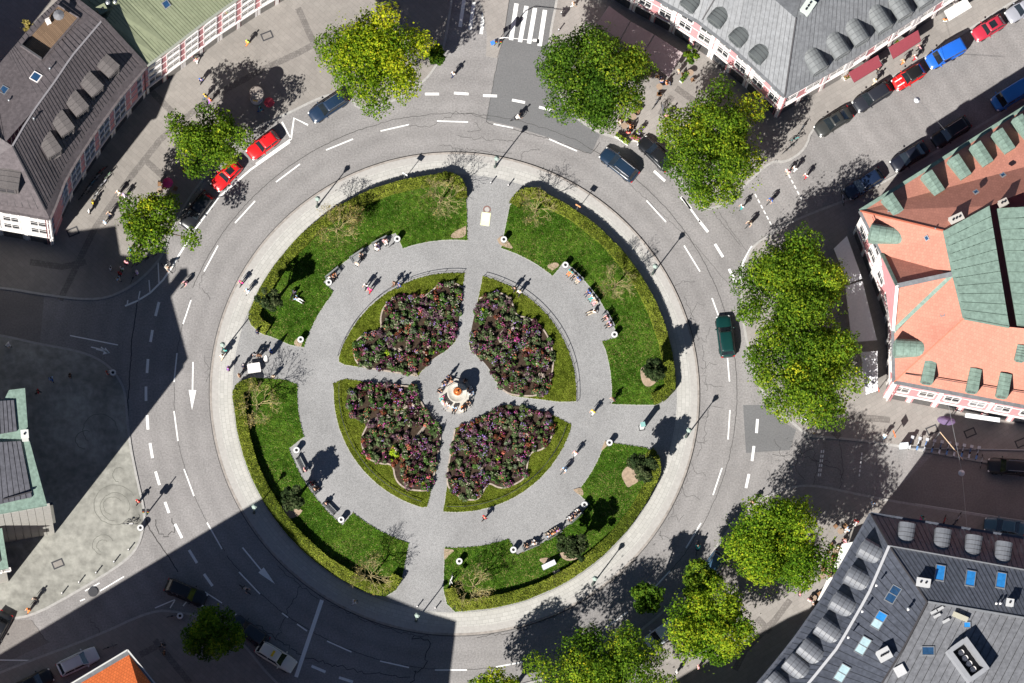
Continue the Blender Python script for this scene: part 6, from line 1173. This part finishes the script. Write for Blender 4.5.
awning([(848.5, 72.5), (878, 55), (882, 65.5), (854, 82.5)], 2.6, 3.2, M_wine, 'left of the two wine red awnings above the parked cars'); awning([(888.5, 47.5), (918, 30), (921, 41), (893, 59)], 2.6, 3.2, M_wine, 'right of the two wine red awnings above the parked cars'); awning([(944, 11), (966, -2), (972, 7), (949, 21)], 2.6, 3.0, M_aww, 'white awning beyond the wine red ones, near the top edge')
awning([(847, 236), (862, 278), (848, 283.5), (834, 248.5)], 2.7, 3.3, M_awg, 'uppermost of the pale grey awnings beside the orange roofed house'); awning([(862.5, 281), (877, 340), (852, 342), (845.5, 286)], 2.7, 3.3, M_awg, 'middle pale grey awning beside the orange roofed house'); awning([(877.5, 351), (878, 390), (866, 394), (861, 352)], 2.7, 3.3, M_awg, 'lowest pale grey awning beside the orange roofed house')
awning([(855, 541.5), (845, 571), (834, 567), (842, 544)], 2.7, 3.2, M_aww, 'upper of the two white awnings beside the slate roofed house'); awning([(840, 578), (827, 603), (817.5, 600), (828, 577)], 2.7, 3.2, M_aww, 'lower of the two white awnings beside the slate roofed house')
awning([(966, 413), (1000, 418), (1000, 422), (965, 417)], 2.8, 3.2, M_awg, 'narrow blue-grey awning on the lower front of the orange house')
r = thing('parasol', 'purple oval canopy at the lower front of the orange house', 'parasol', P(944, 424, SWH)); MB().tube([(0, 0, 0), (0, 0, 2.6)], .04, 6).obj('pole', M_metal, r); c_ = MB().lathe([(1.05, 2.3), (1.0, 2.36), (.5, 2.6), (.03, 2.75)], (0, 0, 0), 10).obj('canopy', mat('purple_canvas', (.13, .09, .17), .8, .1, 5), r); c_.scale = (1, .5, 1); c_.rotation_euler = (0, 0, -.15)
# ---------------------------------------------------------------- cafe tables, planters, bicycles
def cafe(x, y, label, c=plain(.3, .22, .16)):
    r = thing('cafe_table', label, 'table', P(x, y, SWH)); MB().lathe([(.22, 0), (.22, .03), (.03, .04), (.03, .7), (.36, .71), (.36, .74)], (0, 0, 0), 14).obj('tabletop', c, r)
def chair(x, y, a, label, c=None):
    r = thing('cafe_chair', label, 'chair', P(x, y, SWH), math.radians(a), 'pavement cafe chairs'); c = c or M_wood; MB().box((0, 0, .45), (.42, .42, .04)).obj('seat', c, r); MB().box((-.21, 0, .7), (.04, .42, .42)).obj('backrest', c, r)
    for i in (-.18, .18):
        for j in (-.18, .18): MB().box((i, j, .22), (.035, .035, .44)).obj('leg', M_dk, r)
rg = random.Random(3)
spots = [(818, 607, 'below the lower white awning'), (813, 599, 'left of the lower white awning'), (829, 563, 'left of the upper white awning'), (835, 552, 'beside the top of the upper white awning'), (659, 88, 'at the tip of the taupe awnings'), (650, 76, 'below the taupe awnings'), (624, 127, 'behind the flower boxes'), (633, 118, 'above the flower boxes'), (840, 532, 'between the tree and the top white awning'), (822, 577, 'in the gap left of the white awnings'), (172, 196, 'in tree shade left of the black car'), (160, 192, 'at the edge of the tree shade, left'), (690, 74, 'beside the potted bush')]
for x, y, l in spots:
    cafe(x, y, 'small round cafe table '+l)
    for j in range(2): a = rg.uniform(0, 360); chair(x-7*math.cos(math.radians(a)), y+7*math.sin(math.radians(a)), a, 'wooden cafe chair %s the table %s' % (['at', 'opposite, beyond'][j], l))
for x, y, a, t_, l_, lb in [(813, 605, 20, 'white', 'black', 'person in white sitting by the lower white awning'), (809, 601, 60, 'pink', 'white', 'person in pink sitting left of the lower white awning'), (828, 570, 300, 'beige', 'black', 'person in beige sitting between the white awnings'), (832, 559, 0, 'red', 'black', 'person in red sitting beside the upper white awning'), (838, 548, 320, 'white', 'brown', 'person in white sitting beside the upper white awning'), (848, 530, 200, 'lightblue', 'white', 'person in pale blue sitting above the upper white awning'), (856, 522, 240, 'red', 'white', 'person in red sitting at the slate roof corner'), (843, 540, 300, 'black', 'pink', 'person in black sitting at the top of the white awnings')]: person(x, y, a, 'sit', t_, l_, lb, 'brown', z=SWH)
def planter(x, y, rz, L, cs, label):
    r = thing('flower_box', label, 'planter', P(x, y, SWH), rz); MB().box((0, 0, .25), (L, .4, .5)).obj('box', M_white, r); n = 260; c = np.c_[RNG.uniform(-L/2, L/2, n), RNG.uniform(-.22, .22, n), RNG.uniform(.5, .85, n)]; cards('plants', c, RNG.normal(size=(n, 3))+[0, 0, .8], RNG.uniform(.08, .2, n), RNG.choice(len(cs), n), [M_fl[i] for i in cs], r)
planter(622, 140, -.62, 1.8, [2, 4, 4], 'flower box with lime green plants behind the blue moving estate'); planter(634.5, 139, -.5, 1.1, [5, 6, 4, 2], 'flower box with pink and red flowers by the parked black car'); planter(640, 131, .9, 1.0, [4, 4, 7], 'flower box with yellow-green plants above the parked black car'); planter(684, 78, .9, 1.3, [4, 2, 2], 'bright green plant box beside the taupe awnings'); planter(847, 78, .5, .8, [6, 8, 4], 'wooden flower box left of the wine red awnings'); planter(895, 0+42, .5, .5, [2, 4], 'small green planter between the wine red awnings')
g = 'city bikes in the rack'
sd = thing('bike_rack', 'grey rack station at the left end of the row of city bikes', 'bike rack', P(903, 447, SWH), .1); MB().box((0, 0, .8), (.9, .5, 1.6)).obj('terminal', plain(.6, .65, .7), sd); MB().box((7.0, -.9, .12), (13.5, .12, .12), -.11).obj('rail', M_metal, sd)
wh = ['first', 'second', 'third', 'fourth', 'fifth', 'sixth', 'seventh', 'eighth', 'ninth', 'tenth']
for i in range(10):
    cb = bike(910+7.4*i, 443+1.15*i, 75, (.65, .68, .72) if i % 2 else (.1, .2, .45), 'city bike, %s from the left in the rack below the orange house' % wh[i], .006, g, .05)
    MB().box((.52, 0, .95), (.34, .34, .22)).obj('basket', plain(.5, .52, .55), cb); MB().box((-.55, 0, .74), (.5, .2, .05)).obj('mudguard', plain(.12, .25, .5) if i % 2 else plain(.6, .62, .65), cb)
bike(981, 462, 80, (.6, .6, .6), 'pale bicycle beside the black estate in the right street', .006)
for i, (x, y, a, c) in enumerate([(84, 196, 40, (.2, .2, .2)), (88, 190, 45, (.5, .5, .5)), (92, 184, 42, (.05, .2, .3)), (97, 178, 40, (.4, .4, .42)), (102, 171, 38, (.3, .05, .05)), (96, 196, 50, (.6, .6, .6)), (99, 190, 45, (.1, .1, .1)), (104, 183, 44, (.45, .45, .5)), (108, 176, 44, (.2, .3, .2))]): bike(x, y, a, c, 'bicycle in the shaded row by the brown roofed house, number %s from the lower end' % wh[i], group='bicycles by the brown roofed house')
for x, y, a, l in [(133, 277, 70, 'below the small left tree'), (142, 262, 30, 'at the right edge of the small left tree'), (150, 257, 20, 'near the hatched road corner, left'), (135, 262, 60, 'under the small left tree'), (801, 129, 60, 'at the corner by the lowest black car'), (795, 139, 20, 'teal, in tree shade at the upper right corner'), (787, 150, 40, 'in tree shade above the upper right crossing'), (842, 199, 100, 'pale, in shade beside the orange house corner'), (130, 524, 0, 'pale, on the sunlit plaza by the bin'), (110, 647, 20, 'on the shaded pavement beside the orange roof'), (174, 616, 10, 'beside the shaded bin, lower left'), (655, 104, 60, 'upper one on the pavement between the top right trees'), (662, 110, 100, 'lower one on the pavement between the top right trees'), (943, 522, 70, 'red, in the street shade above the slate roof'), (957, 519, 60, 'pale, in the street shade above the slate roof'), (953, 524, 50, 'dark, between two others above the slate roof')]: bike(x, y, a, (.5, .04, .05) if 'red' in l[:4] else (.05, .4, .38) if 'teal' in l[:5] else (.6, .6, .62) if 'pale' in l[:5] else (.12, .13, .15), 'parked bicycle, '+l, SWH, lean=.1)
for x, y, l in [(168, 186, 'magenta parasol in tree shade left of the red cars'), (269, 106, 'small red parasol beside the advertising column')]:
    r = thing('small_parasol', l, 'parasol', P(x, y, SWH)); MB().tube([(0, 0, 0), (0, 0, 2.2)], .03, 6).obj('pole', M_metal, r); MB().lathe([(.6, 1.9), (.58, 1.94), (.03, 2.3)], (0, 0, 0), 8).obj('canopy', plain(.6, .04, .2) if x < 200 else plain(.5, .05, .08), r)
for k_, v_ in LABELS.items():
    if len(v_) > 1: print('DUPLABEL', k_, v_)
    if not 4 <= len(k_.split()) <= 16: print('LEN', len(k_.split()), k_)
